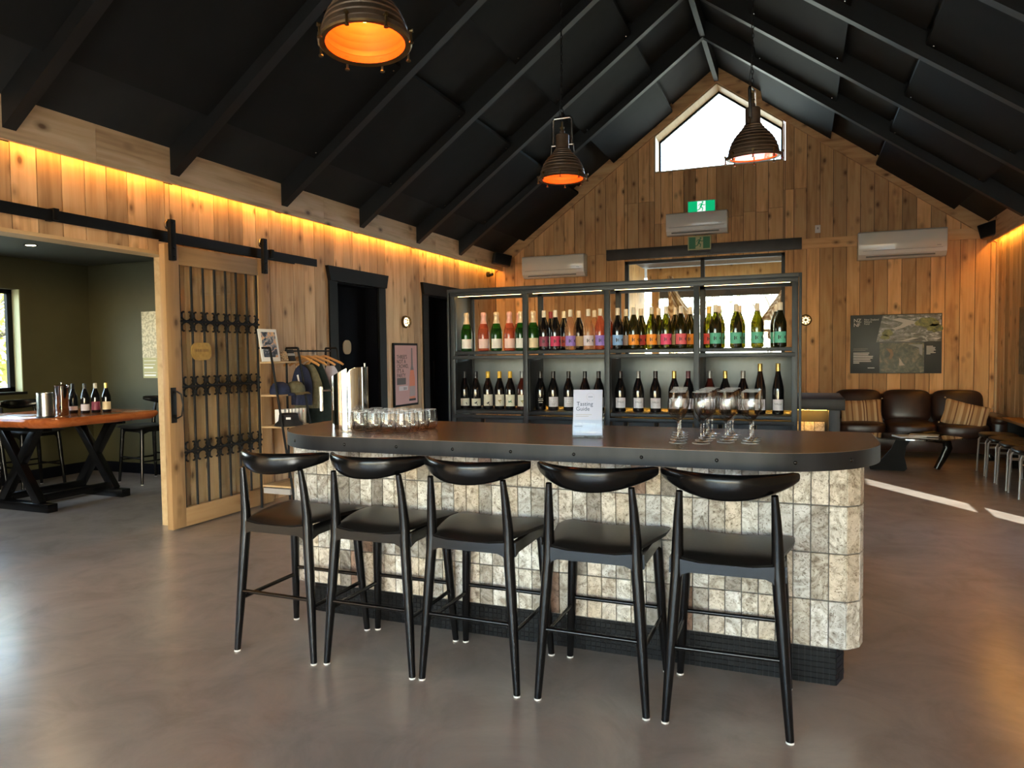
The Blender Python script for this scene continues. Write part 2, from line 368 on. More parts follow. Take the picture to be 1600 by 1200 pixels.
# ---------------------------------------------------------------- left wall
OPEN_L = [(.6, 4.64, 2.33), (6.98, 7.86, 2.30), (9.17, 10.06, 2.30)]   # openings: y0, y1, top
OPEN_R = [(5.48, 6.13, 1.62, .60)]  # added opening, sized to throw the sun streak
def side_wall(name, x, sgn, opens, mwood, y0=YB, y1=YG):
    """planked wall; sgn = direction of the inside. openings (y0, y1, top[, bottom])"""
    ops = [(*o, 0.0) if len(o) == 3 else o for o in opens]
    root = None
    ys = sorted({y0, y1, *[o[0] for o in ops], *[o[1] for o in ops]})
    core = MB()
    xo = x - sgn*.02; xi = x - sgn*.17
    for a, b in zip(ys[:-1], ys[1:]):
        o = next((o for o in ops if o[0] <= a+1e-6 and b <= o[1]+1e-6), None)
        iv = [(0, 3.3)] if not o else ([(0, o[3])] if o[3] > 0 else []) + [(o[2], 3.3)]
        for c, d in iv: core.bb(min(xo, xi), max(xo, xi), a, b, c, d)
    root = struct(name, core, mat('wall_core', (.03, .022, .015), .8))
    e = y0; k = 0
    edges = [y0]
    while e < y1 - .05:
        e += .182; edges.append(min(e, y1))
    for o in ops: edges += [o[0], o[1]]
    edges = sorted(set(round(q, 4) for q in edges))
    for a, b in zip(edges[:-1], edges[1:]):
        if b - a < .02: continue
        o = next((o for o in ops if o[0]-1e-3 <= a and b <= o[1]+1e-3), None)
        iv = [(0, 3.05)] if not o else ([(0, o[3])] if o[3] > 0 else []) + [(o[2], 3.05)]
        pr = rnd.uniform(-.002, .002)
        for c, d in iv:
            x0, x1 = x - sgn*.02, x + sgn*pr
            board('plank', min(x0, x1), max(x0, x1), a+.0036, b-.0036, c, d, mwood, root)
    return root
wl = side_wall('wall_left', XL, 1, OPEN_L, W_Z)
wr = side_wall('wall_right', XR, -1, OPEN_R, W_Z)
# pale lining of the big opening
for n_, args in enumerate([(XL-.17, XL+.012, .6, 4.64, 2.305, 2.332), (XL-.17, XL+.012, 4.615, 4.64, 0, 2.305)]):
    tag(MB().bb(*args).build('trim_%d' % (n_+1), PINE, None, False), kind='structure')
# light pelmets at the eaves
def pelmet(num, x, sgn):
    ys = [YB, -1.3, 1.05, 3.86, 6.6, 9.2, YG]
    root = None
    xf = x + sgn*.12
    core = MB()
    for a in ys[:-1]: core.bb(min(x, xf), max(x, xf), a+.3, a+.33, 3.02, 3.05)
    root = core.build('trim_%d' % num, DARKP, None, False); root['kind'] = 'structure'
    for a, b in zip(ys[:-1], ys[1:]):
        board('pelmet_board', xf-.014, xf+.014, a+.0015, b-.0015, 2.888, 3.20, W_Y, root)
    return root
pelmet(3, XL, 1); pelmet(4, XR, -1)
LED = emission('amber_led', (1, .43, .055), 10.5)
for x, sgn, nm in ((XL, 1, 'left'), (XR, -1, 'right')):
    t = thing('led_strip', 'amber light strip hidden behind the %s eaves board' % ('long barn-door wall' if sgn > 0 else 'sofa-side wall'), 'light strip', (x+sgn*.06, 4, 2.93))
    MB().bb(-.012, .012, YB-4+.1, YG-4-.05, 0, .006).build('led_diffuser', LED, t, False)
    MB().bb(-.016, .016, YB-4+.1, YG-4-.05, .006, .014).build('channel', WHITEP, t, False)

# ---------------------------------------------------------------- gable wall
DX0, DX1, DZ = -2.655, -.20, 2.93        # glazed door opening
WX0, WX1, WZ = -2.165, -.225, 4.305      # gable window
core = MB()
def gpoly(x0, x1, z0):
    xs = [x0] + ([XC] if x0 < XC < x1 else []) + [x1]
    return [(x0, z0), (x1, z0)] + [(q, zr(q)+.3) for q in reversed(xs)]
for x0, x1, z0 in ((XL-.2, DX0, 0), (DX1, XR+.2, 0)): core.prism(gpoly(x0, x1, z0), YG+.022, YG+.16, 1)
core.prism([(DX0, DZ), (DX1, DZ), (DX1, WZ), (DX0, WZ)], YG+.022, YG+.16, 1)
core.prism([(DX0, WZ), (WX0, WZ), (WX0, zr(WX0)+.3), (DX0, zr(DX0)+.3)], YG+.022, YG+.16, 1)
wg = struct('wall_gable', core, mat('wall_core', (.03, .022, .015), .8))
edges = []
e = XL
while e < XR: edges.append(round(e, 3)); e += .1805
edges.append(XR); KEY = [XL, XR, DX0, DX1, WX0, WX1, XC]
edges = sorted([q for q in edges if min(abs(q-k) for k in KEY) > .05] + KEY)
def gplank(x0, x1, z0, z1, name='plank'):
    """plank on the gable; z1=None runs up to the rake"""
    y1 = YG + .022; y0 = YG + rnd.uniform(-.002, .002)
    a, b = x0+.0034, x1-.0034
    if z1 is None: poly = [(a, z0), (b, z0), (b, zr(b)+.02), (a, zr(a)+.02)]
    else: poly = [(a, z0), (b, z0), (b, z1), (a, z1)]
    MB().prism(poly, y0, y1, 1).build(name, G_Z, wg, False)
for a, b in zip(edges[:-1], edges[1:]):
    if b - a < .008: continue
    m_ = (a+b)/2
    indoor = DX0 <= m_ <= DX1; inwin = WX0 <= m_ <= WX1
    jz = 3.0 if m_ > -2.9 else 2.96 + .12*rnd.random()
    if not indoor: gplank(a, b, 0, jz)
    lo = jz+.004
    if indoor: lo = DZ
    if inwin:
        j2 = rnd.uniform(3.45, 3.75) if m_ < -.4 else WZ - .7
        gplank(a, b, lo, j2); gplank(a, b, j2+.004, WZ)
    else:
        j2 = 3.86 if m_ > DX0 and m_ < 0.05 else None
        if j2 and zr(m_) > 4: gplank(a, b, lo, j2); gplank(a, b, j2+.004, None)
        else: gplank(a, b, lo, None)
# bands and rakes
MB().bb(.04, XR-.02, YG-.022, YG+.002, 2.955, 3.105).build('band_board', G_X, wg, False)
for s in (-1, 1):
    a, b = XC, (XL if s < 0 else XR)
    tr = MB().prism([(a, zr(a)), (b, zr(b)), (b, zr(b)+.34), (a, zr(a)+.34)], YG-.035, YG+.001, 1)
    tag(tr.build('trim_%d' % (5 if s < 0 else 6), W_X if False else G_X, None, False), kind='structure')
# corner battens
tag(MB().bb(XR-.03, XR-.001, YG-.03, YG, 0, 2.99).build('trim_7', W_Z, None, False), kind='structure')
# gable window
t = thing('window_1', None, None, (0, YG, 0)); t['kind'] = 'structure'
wpoly = [(WX0, WZ), (WX1, WZ), (WX1, zr(WX1)), (XC, zr(XC)), (WX0, zr(WX0))]
def frame_piece(p, q, w, y0, y1, m, nm):
    """bar along p-q on the inner side"""
    P, Q = Vector((p[0], 0, p[1])), Vector((q[0], 0, q[1])); d = (Q-P).normalized(); n = Vector((-d.z, 0, d.x)) * w
    poly = [P, Q, Q+n-d*w*.0, P+n]
    MB().prism([(v.x, v.z) for v in poly], y0, y1, 1).build(nm, m, t, False)
for i in range(5):
    p, q = wpoly[i], wpoly[(i+1) % 5]
    frame_piece(p, q, .022, -.012, .37, PINE, 'window_lining')
    frame_piece(p, q, .048, .32, .365, BLACK, 'window_frame')
MB().prism(wpoly, .340, .346, 1).build('window_pane', PANE, t, False)
# glazed sliding door below, its black head board
t = thing('window_2', None, None, (0, YG, 0)); t['kind'] = 'structure'
MB().bb(-2.94, .035, -.085, -.002, 2.955, 3.122, .004).build('head_board', noisy('grey_steel_board', (.035, .035, .035), (.055, .055, .054), 5, .5), t)
for a, b in ((DX0, DX0+.05), (DX1-.05, DX1), (-1.45, -1.39)): MB().bb(a, b, .05, .12, 0, DZ).build('door_stile', STEELD, t, False)
MB().bb(DX0, DX1, .05, .12, DZ-.045, DZ).build('door_rail', STEELD, t, False)
MB().bb(DX0, DX1, .05, .12, 0, .06).build('door_rail', STEELD, t, False)
MB().bb(DX0+.05, -1.45, .082, .088, .06, DZ-.045).build('window_pane', PANE, t, False)
MB().bb(-1.39, DX1-.05, .082, .088, .06, DZ-.045).build('window_pane', PANE, t, False)
# ---------------------------------------------------------------- wall behind the camera
BX0, BX1, BZ = -4.5, 2.1, 2.6
core = MB()
for x0, x1 in ((XL-.2, BX0), (BX1, XR+.2)): core.prism(gpoly(x0, x1, 0), YB-.16, YB, 1)
core.prism(gpoly(BX0, BX1, BZ), YB-.16, YB, 1)
wb = struct('wall_back', core, G_Z)
t = thing('window_3', None, None, (0, YB, 0)); t['kind'] = 'structure'
for i in range(7):
    x = BX0 + (BX1-BX0)*i/6; MB().bb(x-.04, x+.04, -.12, -.05, 0, BZ).build('door_stile', BLACK, t, False)
for z0, z1 in ((0, .1), (BZ-.08, BZ)): MB().bb(BX0, BX1, -.12, -.05, z0, z1).build('door_rail', BLACK, t, False)
MB().bb(BX0, BX1, -.09, -.085, .1, BZ-.08).build('window_pane', PANE, t, False)
# unseen slit added to the right wall to shape the floor's sun streak
t = thing('added_sun_slit', None, None, (XR, 0, 0)); t['kind'] = 'structure'
MB().bb(.06, .065, 5.48, 6.13, .60, 1.62).build('window_pane', PANE, t, False)
MB().bb(.03, .10, 5.48, 6.13, .86, .885).build('streak_bar', BLACK, t, False)  # added bar, splits the sun streak in two

# ---------------------------------------------------------------- roof
RY = [-2.21, -.85, .51, 1.87, 3.23, 4.58, 5.95, 7.33, 8.69, 10.0]
dk = MB()
for s in (-1, 1):
    b = XL-.25 if s < 0 else XR+.25
    dk.prism([(XC, zr(XC)+.27), (b, zr(b)+.27), (b, zr(b)+.36), (XC, zr(XC)+.36)], YB-.2, YG+.3, 1)
ce = struct('ceiling', dk, DECKM)
for y in RY:
    for s in (-1, 1):
        b = XL+.05 if s < 0 else XR-.05
        MB().prism([(XC, zr(XC)), (b, zr(b)), (b, zr(b)+.28), (XC, zr(XC)+.28)], y-.045, y+.045, 1).build('rafter', RAFTM, ce, False)
MB().bb(XC-.032, XC+.032, YB, YG-.01, zr(XC)+.005, zr(XC)+.25).build('ridge_beam', RAFTM, ce, False)
LV = [(.0, .67, .235), (.67, 1.62, .115), (1.62, 2.22, .235), (2.22, 3.2, .115), (3.2, 3.74, .215)]
for i, (a, b) in enumerate(zip([YB]+RY, RY+[YG])):
    a2, b2 = a + (.047 if i else 0), b - (.047 if b < YG else -.01)
    for s in (-1, 1):
        for (p, q, off) in LV:
            x0, x1 = XC+s*p, XC+s*q
            MB().prism([(x0, zr(x0)+off), (x1, zr(x1)+off), (x1, zr(x1)+off+.035), (x0, zr(x0)+off+.035)], a2, b2, 1).build('acoustic_panel' if off < .2 else 'lining_board', PANELM if off < .2 else PANELR, ce, False)
            if off < .2 and i > 5:
                for xx in (x0+s*.05, x1-s*.05):
                    for yy in (a2+.05, b2-.05):
                        MB().lathe([(0, -.006), (.007, -.005), (.009, 0)], 6, (xx, yy, zr(xx)+off)).build('screw_cap', BRUSH, ce)

# ---------------------------------------------------------------- doors of the left wall
def black_door(num, y0, y1, leafx, leaf):
    t = thing('door_%d' % num, None, None, (XL, 0, 0)); t['kind'] = 'structure'
    yo0, yo1 = y0-.155, y1+.155
    MB().bb(-.005, .022, yo0, y0, 0, 2.30).build('architrave', BLACK, t, False)
    MB().bb(-.005, .022, y1, yo1, 0, 2.30).build('architrave', BLACK, t, False)
    h = MB().prism([(yo0, 2.30), (yo1, 2.30), (yo1+.045, 2.465), (yo0-.045, 2.465)], -.005, .045, 0); h.build('head_board', BLACK, t, False)
    MB().bb(-.42, -.006, y0-.005, y0+.02, 0, 2.30).build('door_lining', NAVYD, t, False)
    MB().bb(-.42, -.006, y1-.02, y1+.005, 0, 2.30).build('door_lining', NAVYD, t, False)
    MB().bb(-.42, -.006, y0, y1, 2.28, 2.302).build('door_lining', NAVYD, t, False)
    l = MB().bb(leafx, leafx+.045, y0+.02, y1-.02, .01, 2.28).build('door_leaf', NAVYD, t, False)
    return t, l
t, l = black_door(1, 6.98, 7.86, -.22, True)
# oval tag and pull handle
def rrect(w, h, r, n=6):
    p = []
    for cx, cy, a0 in ((w/2-r, h/2-r, 0), (-w/2+r, h/2-r, 90), (-w/2+r, -h/2+r, 180), (w/2-r, -h/2+r, 270)):
        for k in range(n+1): a = R(a0+90*k/n); p.append((cx+r*math.cos(a), cy+r*math.sin(a)))
    return p
MB().prism([(p[0]+7.42, p[1]+1.55) for p in rrect(.17, .17, .065)], -.178, -.168, 0).build('door_tag', mat('tag_bronze', (.28, .15, .045), .5, .2), l)
hd = MB().tube([(-.10, 7.68, .78), (-.10, 7.68, 1.35)], .014, 10); hd.tube([(-.175, 7.68, .86), (-.10, 7.68, .86)], .008, 8); hd.tube([(-.175, 7.68, 1.27), (-.10, 7.68, 1.27)], .008, 8); hd.build('door_handle', BRUSH, l)
t2, l2 = black_door(2, 9.17, 10.06, -.40, True)
MB().tube([(-.30, 9.9, .95), (-.30, 9.9, 1.35)], .012, 8).build('door_handle', BLACK, l2)

# ---------------------------------------------------------------- the side room behind the sliding door
AX0, AY0, AY1, AZ = -8.5, .3, 6.63, 2.64
aw = MB()
# left wall with its window
WY0, WY1, WZ0, WZ1 = 2.6, 5.74, 1.07, 2.27
for y0, y1, z0, z1 in ((AY0, WY0, 0, 2.9), (WY1, AY1+.15, 0, 2.9), (WY0, WY1, 0, WZ0), (WY0, WY1, WZ1, 2.9)): aw.bb(AX0-.2, AX0, y0, y1, z0, z1)
struct('wall_side_room_left', aw, OLIVE)
struct('wall_side_room_far', MB().bb(AX0-.2, XL-.17, AY1, AY1+.12, 0, 2.9), OLIVE)
struct('wall_side_room_near', MB().bb(AX0-.2, XL-.17, AY0-.12, AY0, 0, 2.9), OLIVE)
struct('ceiling_side_room', MB().bb(AX0-.2, XL-.17, AY0-.12, AY1+.12, AZ, AZ+.1), OLIVEC)
struct('baseboard_side_room', MB().bb(AX0, XL-.18, AY1-.018, AY1, 0, .13), NAVYD)
struct('baseboard_side_room_left', MB().bb(AX0, AX0+.018, AY0, AY1-.02, 0, .13), NAVYD)
t = thing('window_5', None, None, (AX0, 0, 0)); t['kind'] = 'structure'
PALEO = mat('pale_reveal', (.42, .43, .26), .6)
for y0, y1, z0, z1 in ((WY1-.012, WY1, WZ0, WZ1), (WY0, WY0+.012, WZ0, WZ1)): MB().bb(-.2, .004, y0, y1, z0, z1).build('window_reveal', PALEO, t, False)
MB().bb(-.2, .03, WY0-.03, WY1+.03, WZ0-.03, WZ0).build('window_sill', BLACK, t, False)
for y0, y1, z0, z1 in ((WY1-.07, WY1-.012, WZ0, WZ1), (WY0, WY0+.06, WZ0, WZ1), (WY0, WY1, WZ0, WZ0+.05), (WY0, WY1, WZ1-.05, WZ1)): MB().bb(-.17, -.12, y0, y1, z0, z1).build('window_frame', BLACK, t, False)
MB().bb(-.148, -.143, WY0, WY1, WZ0, WZ1).build('window_pane', PANE, t, False)
for (x, y) in ((-7.45, 5.17), (-6.3, 4.55)):
    t = thing('downlight', 'small lit round downlight in the dark ceiling, %s' % ('above the slab table' if x < -7 else 'nearer the opening'), 'light', (x, y, AZ))
    MB().lathe([(.045, -.004), (.062, -.005), (.062, 0)], 20).build('trim_ring', BLACK, t)
    MB().lathe([(0, -.002), (.045, -.003)], 16).build('lamp_face', emission('downlight_face', (1, .72, .42), 40), t)

# ---------------------------------------------------------------- daylight portals at the windows
portal((-1.2, YB-.2, 1.3), (R(90), 0, 0), 6.6, 2.6)
portal((-1.2, YG+.2, 1.45), (R(-90), 0, 0), 2.45, 2.9)
portal((-1.2, YG+.4, 4.95), (R(-90), 0, 0), 1.95, 1.35)
portal((AX0-.22, 4.17, 1.67), (0, R(-90), 0), 1.2, 3.14)

# ================================================================== BAR
TY = 3.25                                   # tiled front face
ZT = 1.04
bar = thing('bar_counter', 'island bar base clad in mottled travertine tiles with black mosaic plinth', 'bar', (-1.2, 3.6, 0))
def W(o, p): return (p[0]-o.location.x, p[1]-o.location.y, p[2]-o.location.z)
# plan of the tiled faces: front, then two facets round each corner, then the ends
PT = .0697
NF = 40
fx1 = .190; fx0 = fx1 - NF*PT
plan = [(fx0, TY)]
def walk(p, angs):
    out = []; a = p
    for ang in angs: a = (a[0]+PT*math.cos(ang), a[1]+PT*math.sin(ang)); out.append(a)
    return out
right = walk((fx1, TY), [R(42), R(75)] + [R(90)]*6)
left = [(-(q[0])+fx0+0, q[1]) for q in [(p[0]-0, p[1]) for p in walk((0, TY), [R(42), R(75)] + [R(90)]*6)]]
outline = left[::-1] + [(fx0 + i*PT, TY) for i in range(NF+1)] + right
ins = []
cx, cy = -1.2, 3.6
def inset(poly, d):
    """move each vertex inwards of the U-shaped front by d along the averaged normal"""
    out = []
    for i, p in enumerate(poly):
        a = Vector(poly[max(i-1, 0)]); b = Vector(poly[min(i+1, len(poly)-1)]); t_ = (b-a).normalized(); n_ = Vector((-t_.y, t_.x)); out.append((p[0]+n_.x*d, p[1]+n_.y*d))
    return out
cu = inset(outline, .012)
cu = cu + [(cu[-1][0], 3.80), (cu[0][0], 3.80)]
MB().prism([(x-bar.location.x, y-bar.location.y) for x, y in cu], .19, .965, 2).build('core', GROUT, bar, False)
tile_me = MB().box((0, .006, .0), (PT-.0035, .012, .2-.004), None, .0014, 1).mesh('tile', TRAV, False)
for i in range(len(outline)-1):
    a, b = Vector(outline[i]), Vector(outline[i+1]); d = b-a; ang = math.atan2(d.y, d.x); m = (a+b)/2
    for r in range(4):
        obj('tile', tile_me, bar, W(bar, (m.x, m.y, .195+.1+.2015*r)), (0, 0, ang))
# plinth with mosaic
ki = [(p[0], p[1]) for p in inset(outline, .086)]
ki = [p for p in ki]
# front run and ends of the plinth
kx0, kx1, ky = fx0+.036, fx1-.036, 3.336
kplan = [(kx0-.03, 3.75), (kx0-.03, ky+.10), (kx0, ky), (kx1, ky), (kx1+.035, ky+.09), (kx1+.035, 3.75)]
MB().prism([(x-bar.location.x, y-bar.location.y) for x, y in inset(kplan, .004)], 0, .2, 2).build('plinth', DGROUT, bar, False)
ms = MB(); S = .0245
for i in range(1, len(kplan)-2):
    a, b = Vector(kplan[i]), Vector(kplan[i+1]); d = (b-a); L = d.length; d.normalize(); n = Vector((d.y, -d.x)); k = int(L/S)
    for c in range(k):
        for r in range(8):
            p = a + d*(c+.5)*L/k; j = rnd.uniform(.0, .0022)
            ms.box((p.x-bar.location.x - n.x*.002 + n.x*j, p.y-bar.location.y - n.y*.002+n.y*j, .0125+r*S), (L/k-.0025, .006, S-.0025), Euler((0, 0, math.atan2(d.y, d.x))))
q = ms.build('mosaic_tiles', MOSA, bar, False); q['kind'] = 'stuff'
# worktop
TX0, TX1, TY0, TY1 = -2.745, .335, 3.03, 3.93
top = thing('bar_worktop', 'long dark bar top with rounded ends and riveted steel edge', 'countertop', (-1.2, 3.5, 0))
def top_outline(d=0):
    p = []
    def arc(cx, cy, r, a0, a1, n):
        for k in range(n+1): a = R(a0+(a1-a0)*k/n); p.append((cx+(r-d)*math.cos(a), cy+(r-d)*math.sin(a)))
    arc(TX0+.52, TY0+.52, .52, 180, 270, 18); arc(TX1-.50, TY0+.50, .50, 270, 360, 18); arc(TX1-.03, TY1-.03, .03, 0, 90, 3); arc(TX0+.12, TY1-.12, .12, 90, 180, 6)
    return p
def tl(p): return [(x+1.2, y-3.5) for x, y in p]
MB().prism(tl(top_outline(.003)), ZT-.07, ZT, 2).build('top_board', BARTOP, top, True, 30)
oo, ii = tl(top_outline(0)), tl(top_outline(.004)); n = len(oo)
eb = MB(); vv = [(x, y, ZT-.074) for x, y in oo] + [(x, y, ZT-.0015) for x, y in oo] + [(x, y, ZT-.074) for x, y in ii] + [(x, y, ZT-.0015) for x, y in ii]
ff = []
for i in range(n):
    j = (i+1) % n; ff += [(i, j, n+j, n+i), (2*n+j, 2*n+i, 3*n+i, 3*n+j), (n+i, n+j, 3*n+j, 3*n+i), (j, i, 2*n+i, 2*n+j)]
eb.add(vv, ff); edge = eb.build('steel_edge', BAREDGE, top, True, 30)
rv = MB().lathe([(0, .004), (.004, .0038), (.007, .002), (.008, 0)], 10).mesh('rivet', BLKW)
for x in (-2.12, -1.82, -1.515, -1.22, -.92, -.62, -.31, -.01):
    yy = TY0 if x < TX1-.5 and x > TX0+.52 else None
    if yy is None:
        dx = abs(x-(TX1-.5)) if x > -1 else abs(x-(TX0+.52)); rr = .50 if x > -1 else .52
        yy = TY0 + rr - math.sqrt(max(rr*rr-dx*dx, 0)); ang = math.asin(dx/rr)*(1 if x > -1 else -1)
    else: ang = 0
    obj('rivet', rv, edge, (x+1.2, yy-3.5-.0005, ZT-.038), (R(90), 0, ang))
for x, s, rr, c in ((.20, 1, .50, TX1-.5), (-2.475, -1, .52, TX0+.52)):
    dx = x-c; yy = TY0+rr-math.sqrt(rr*rr-dx*dx); obj('rivet', rv, edge, (x+1.2, yy-3.5, ZT-.038), (R(90), 0, math.asin(dx/rr)))

# ================================================================== STOOLS
def make_stool(label):
    t = thing('bar_stool', label, 'stool', group='black bar stools')
    def leg(bx, by, pts, rads, nm='leg'):
        g = MB().tube(pts, rads, 14); o = g.build(nm, BLKW, t); return o
    glide = MB().lathe([(0, 0), (.0155, 0), (.0155, .007), (0, .007)], 14)
    for s in (-1, 1):
        # rear leg runs from the floor up to the back rail
        o = leg(0, 0, [(s*.228, -.225, .006), (s*.214, -.214, .20), (s*.200, -.203, .40), (s*.187, -.194, .575), (s*.184, -.190, .63), (s*.183, -.192, .70), (s*.178, -.204, .82), (s*.172, -.218, .915)],
                [.0150, .0195, .0230, .0240, .0245, .0225, .0185, .0130])
        glide.build('glide', mat('pale_glide', (.6, .57, .52), .6), o, loc=(s*.228, -.225, 0))
        o = leg(0, 0, [(s*.228, .225, .006), (s*.216, .212, .20), (s*.204, .198, .42), (s*.195, .188, .60), (s*.192, .185, .63)], [.0150, .0195, .0225, .0230, .021])
        glide.build('glide', MATS['pale_glide'], o, loc=(s*.228, .225, 0))
        MB().tube([(s*.209, -.212, .262), (s*.211, .207, .262)], [(.0075, .0105)]*2, 10).build('stretcher', BLKW, t)
        # side rail of the seat frame
        MB().prism([(-.19, .585), (-.15, .598), (.12, .600), (.185, .575), (.19, .655), (-.19, .645)], s*.205-.011, s*.205+.011, 0).build('seat_rail', BLKW, t, True, 25)
    MB().tube([(-.212, -.212, .300), (.212, -.212, .300)], .0095, 10).build('stretcher', BLKW, t)
    MB().tube([(-.209, .207, .300), (.209, .207, .300)], .0095, 10).build('stretcher', BLKW, t)
    # rear and front rails with filleted ends
    for y, zt in ((-.198, .650), (.186, .650)):
        p = [(-.19, .545), (-.165, .588), (-.14, .598), (.14, .598), (.165, .588), (.19, .545), (.19, zt), (.10, zt-.012), (-.10, zt-.012), (-.19, zt)]
        MB().prism(p, y-.013, y+.013, 1).build('seat_rail', BLKW, t, True, 25)
    # padded seat, wider towards the front, dished from side to side
    v = []; f = []; NU, NV = 20, 16
    def hw(y): u = (y+.205)/.44; return .168 + (.248-.168)*min(1, max(0, u*1.35))**.8
    for j in range(NV+1):
        y = -.208 + .448*j/NV
        for i in range(NU+1):
            u = -1+2*i/NU; e = max(abs(u)**6, abs(2*j/NV-1)**8)
            v.append((u*hw(y), y, .662 + .016*u*u + .010*(1-abs(2*j/NV-1)**2) - .022*e))
    nb = len(v)
    for j in range(NV+1):
        y = -.208 + .448*j/NV
        for i in range(NU+1):
            u = -1+2*i/NU; v.append((u*hw(y)*.985, y*.99, .634 + .014*u*u))
    def ix(i, j, o=0): return o + j*(NU+1)+i
    for j in range(NV):
        for i in range(NU): f.append((ix(i, j), ix(i+1, j), ix(i+1, j+1), ix(i, j+1))); f.append((ix(i, j, nb), ix(i, j+1, nb), ix(i+1, j+1, nb), ix(i+1, j, nb)))
    for i in range(NU): f.append((ix(i, 0), ix(i, 0, nb), ix(i+1, 0, nb), ix(i+1, 0))); f.append((ix(i, NV), ix(i+1, NV), ix(i+1, NV, nb), ix(i, NV, nb)))
    for j in range(NV): f.append((ix(0, j), ix(0, j+1), ix(0, j+1, nb), ix(0, j, nb))); f.append((ix(NU, j), ix(NU, j, nb), ix(NU, j+1, nb), ix(NU, j+1)))
    MB().add(v, f).build('seat', LEATH, t, True, 50)
    # horn shaped back rail
    pts = []; rads = []
    K = 26
    for k in range(K+1):
        u = -1+2*k/K; a = abs(u)
        x = u*.252; y = -.262 + .155*a**2.2; zc = .955 + .013*a*a
        hh = .029*(1-a**2.2)+.0225; th = .0145+.009*(1-a**1.5)
        if a > .97: hh *= .80; th *= .75
        pts.append((x, y, zc - .012*(1-a**2))); rads.append((th, hh))
    # own sweep with vertical section so the rail stays upright
    m = 16; vv = []; ff = []
    for k, (p, (th, hh)) in enumerate(zip(pts, rads)):
        a = Vector(pts[max(k-1, 0)]); b = Vector(pts[min(k+1, K)]); d = (b-a).normalized(); nrm = Vector((d.y, -d.x, 0)).normalized()
        for q in range(m):
            an = 2*math.pi*q/m; cq, sq = math.cos(an), math.sin(an)
            cz = math.copysign(abs(sq)**.8, sq)*hh
            lean = -.25*cz
            vv.append(Vector(p) + nrm*(cq*th + lean*-1*.6) + Vector((0, 0, cz)))
    for k in range(K):
        for q in range(m): ff.append((k*m+q, k*m+(q+1) % m, (k+1)*m+(q+1) % m, (k+1)*m+q))
    ff.append(tuple(range(m))); ff.append(tuple(K*m+q for q in range(m)))
    MB().add(vv, ff).build('backrest', BLKW, t, True, 60)
    return t
SL = ['black bar stool at the far left end of the bar, nearest the grilled barn door', 'black bar stool second from the left, in front of the tumblers', 'middle black bar stool of the row of five at the bar', 'black bar stool in front of the tasting guide holder, second from the right', 'black bar stool at the right end of the bar, below the wine glasses']
SP = [(-2.340, 2.962), (-1.832, 2.99), (-1.327, 2.998), (-.780, 3.003), (-.256, 3.005)]
st0 = make_stool(SL[0]); st0.location = (*SP[0], 0)
SR = [0, R(.6), R(-.3), R(-.4), R(1.2)]
for i in range(1, 5): dup(st0, (*SP[i], 0), SR[i], SL[i])

# ================================================================== WINE SHELF
SX0, SX1, SY0, SY1, SZ = -2.552, -.004, 5.10, 5.48, 1.952
sh = thing('wine_shelf', 'long dark steel wine shelf of four bays behind the bar', 'shelf', (-1.28, 5.28, 0))
def sbb(nm, x0, x1, y0, y1, z0, z1, m, par=sh, bev=.002):
    o = MB().bb(x0, x1, y0, y1, z0, z1, bev).build(nm, m, par, True, 30); o.location = (-(sh.location.x), -(sh.location.y), 0); return o
XD = [SX0, -1.924, -1.291, -.658, SX1]
for i, x in enumerate(XD):
    w2 = .019
    xs = x+.02 if i == 0 else (x-.02 if i == 4 else x)
    for y in (SY0, SY1-.035): sbb('post', xs-w2, xs+w2, y, y+.035, 0, SZ-.004, STEELD)
    if i in (0, 4):
        xx = x-.022 if i == 0 else x+.004
        sbb('side_flange', xx, xx+.018, SY0-.012, SY1, 0, SZ+.004, STEELD)
for y in (SY0-.002, SY1-.035):
    sbb('top_rail', SX0, SX1, y, y+.037, SZ-.052, SZ-.022, STEELD); 
sbb('top_rail', SX0-.004, SX1+.004, SY0-.014, SY0+.02, SZ-.022, SZ+.004, STEELD)
sbb('top_panel', SX0+.03, SX1-.03, SY0+.03, SY1-.02, SZ-.028, SZ-.012, PINE)
LEDW = emission('warm_shelf_led', (1, .62, .22), 5.0)
for a, b in zip(XD[:-1], XD[1:]):
    sbb('light_bar', a+.05, b-.05, SY0+.040, SY0+.052, SZ-.052, SZ-.045, LEDW, bev=0)
    for zz in (1.470, 1.008):
        sbb('shelf_tray', a+.022, b-.022, SY0+.004, SY1-.01, zz-.026, zz, STEELD)
        sbb('shelf_rail', a+.018, b-.018, SY0-.002, SY0+.03, zz-.062, zz-.034, STEELD)
    sbb('back_panel', a+.02, b-.02, SY1-.022, SY1-.012, 1.02, 1.41, STEELP)
    sbb('cabinet_front', a+.03, b-.03, SY0+.02, SY0+.04, .08, .944, STEELD)
for i, x in enumerate(XD): 
    if i < 4: sbb('divider', x+.012, x+.022, SY0+.035, SY1-.035, .05, 1.41, STEELD)
sbb('divider', SX0+.012, SX0+.018, SY0+.035, SY1-.035, 1.48, 1.91, STEELP)
for x in (-2.288, -1.159, -.937, -.50, -.28):
    k = sbb('latch', x-.014, x+.014, SY0+.004, SY0+.02, .915, .945, BLACK)
    sbb('latch_rim', x-.017, x+.017, SY0+.014, SY0+.019, .912, .948, BRASS, bev=0)

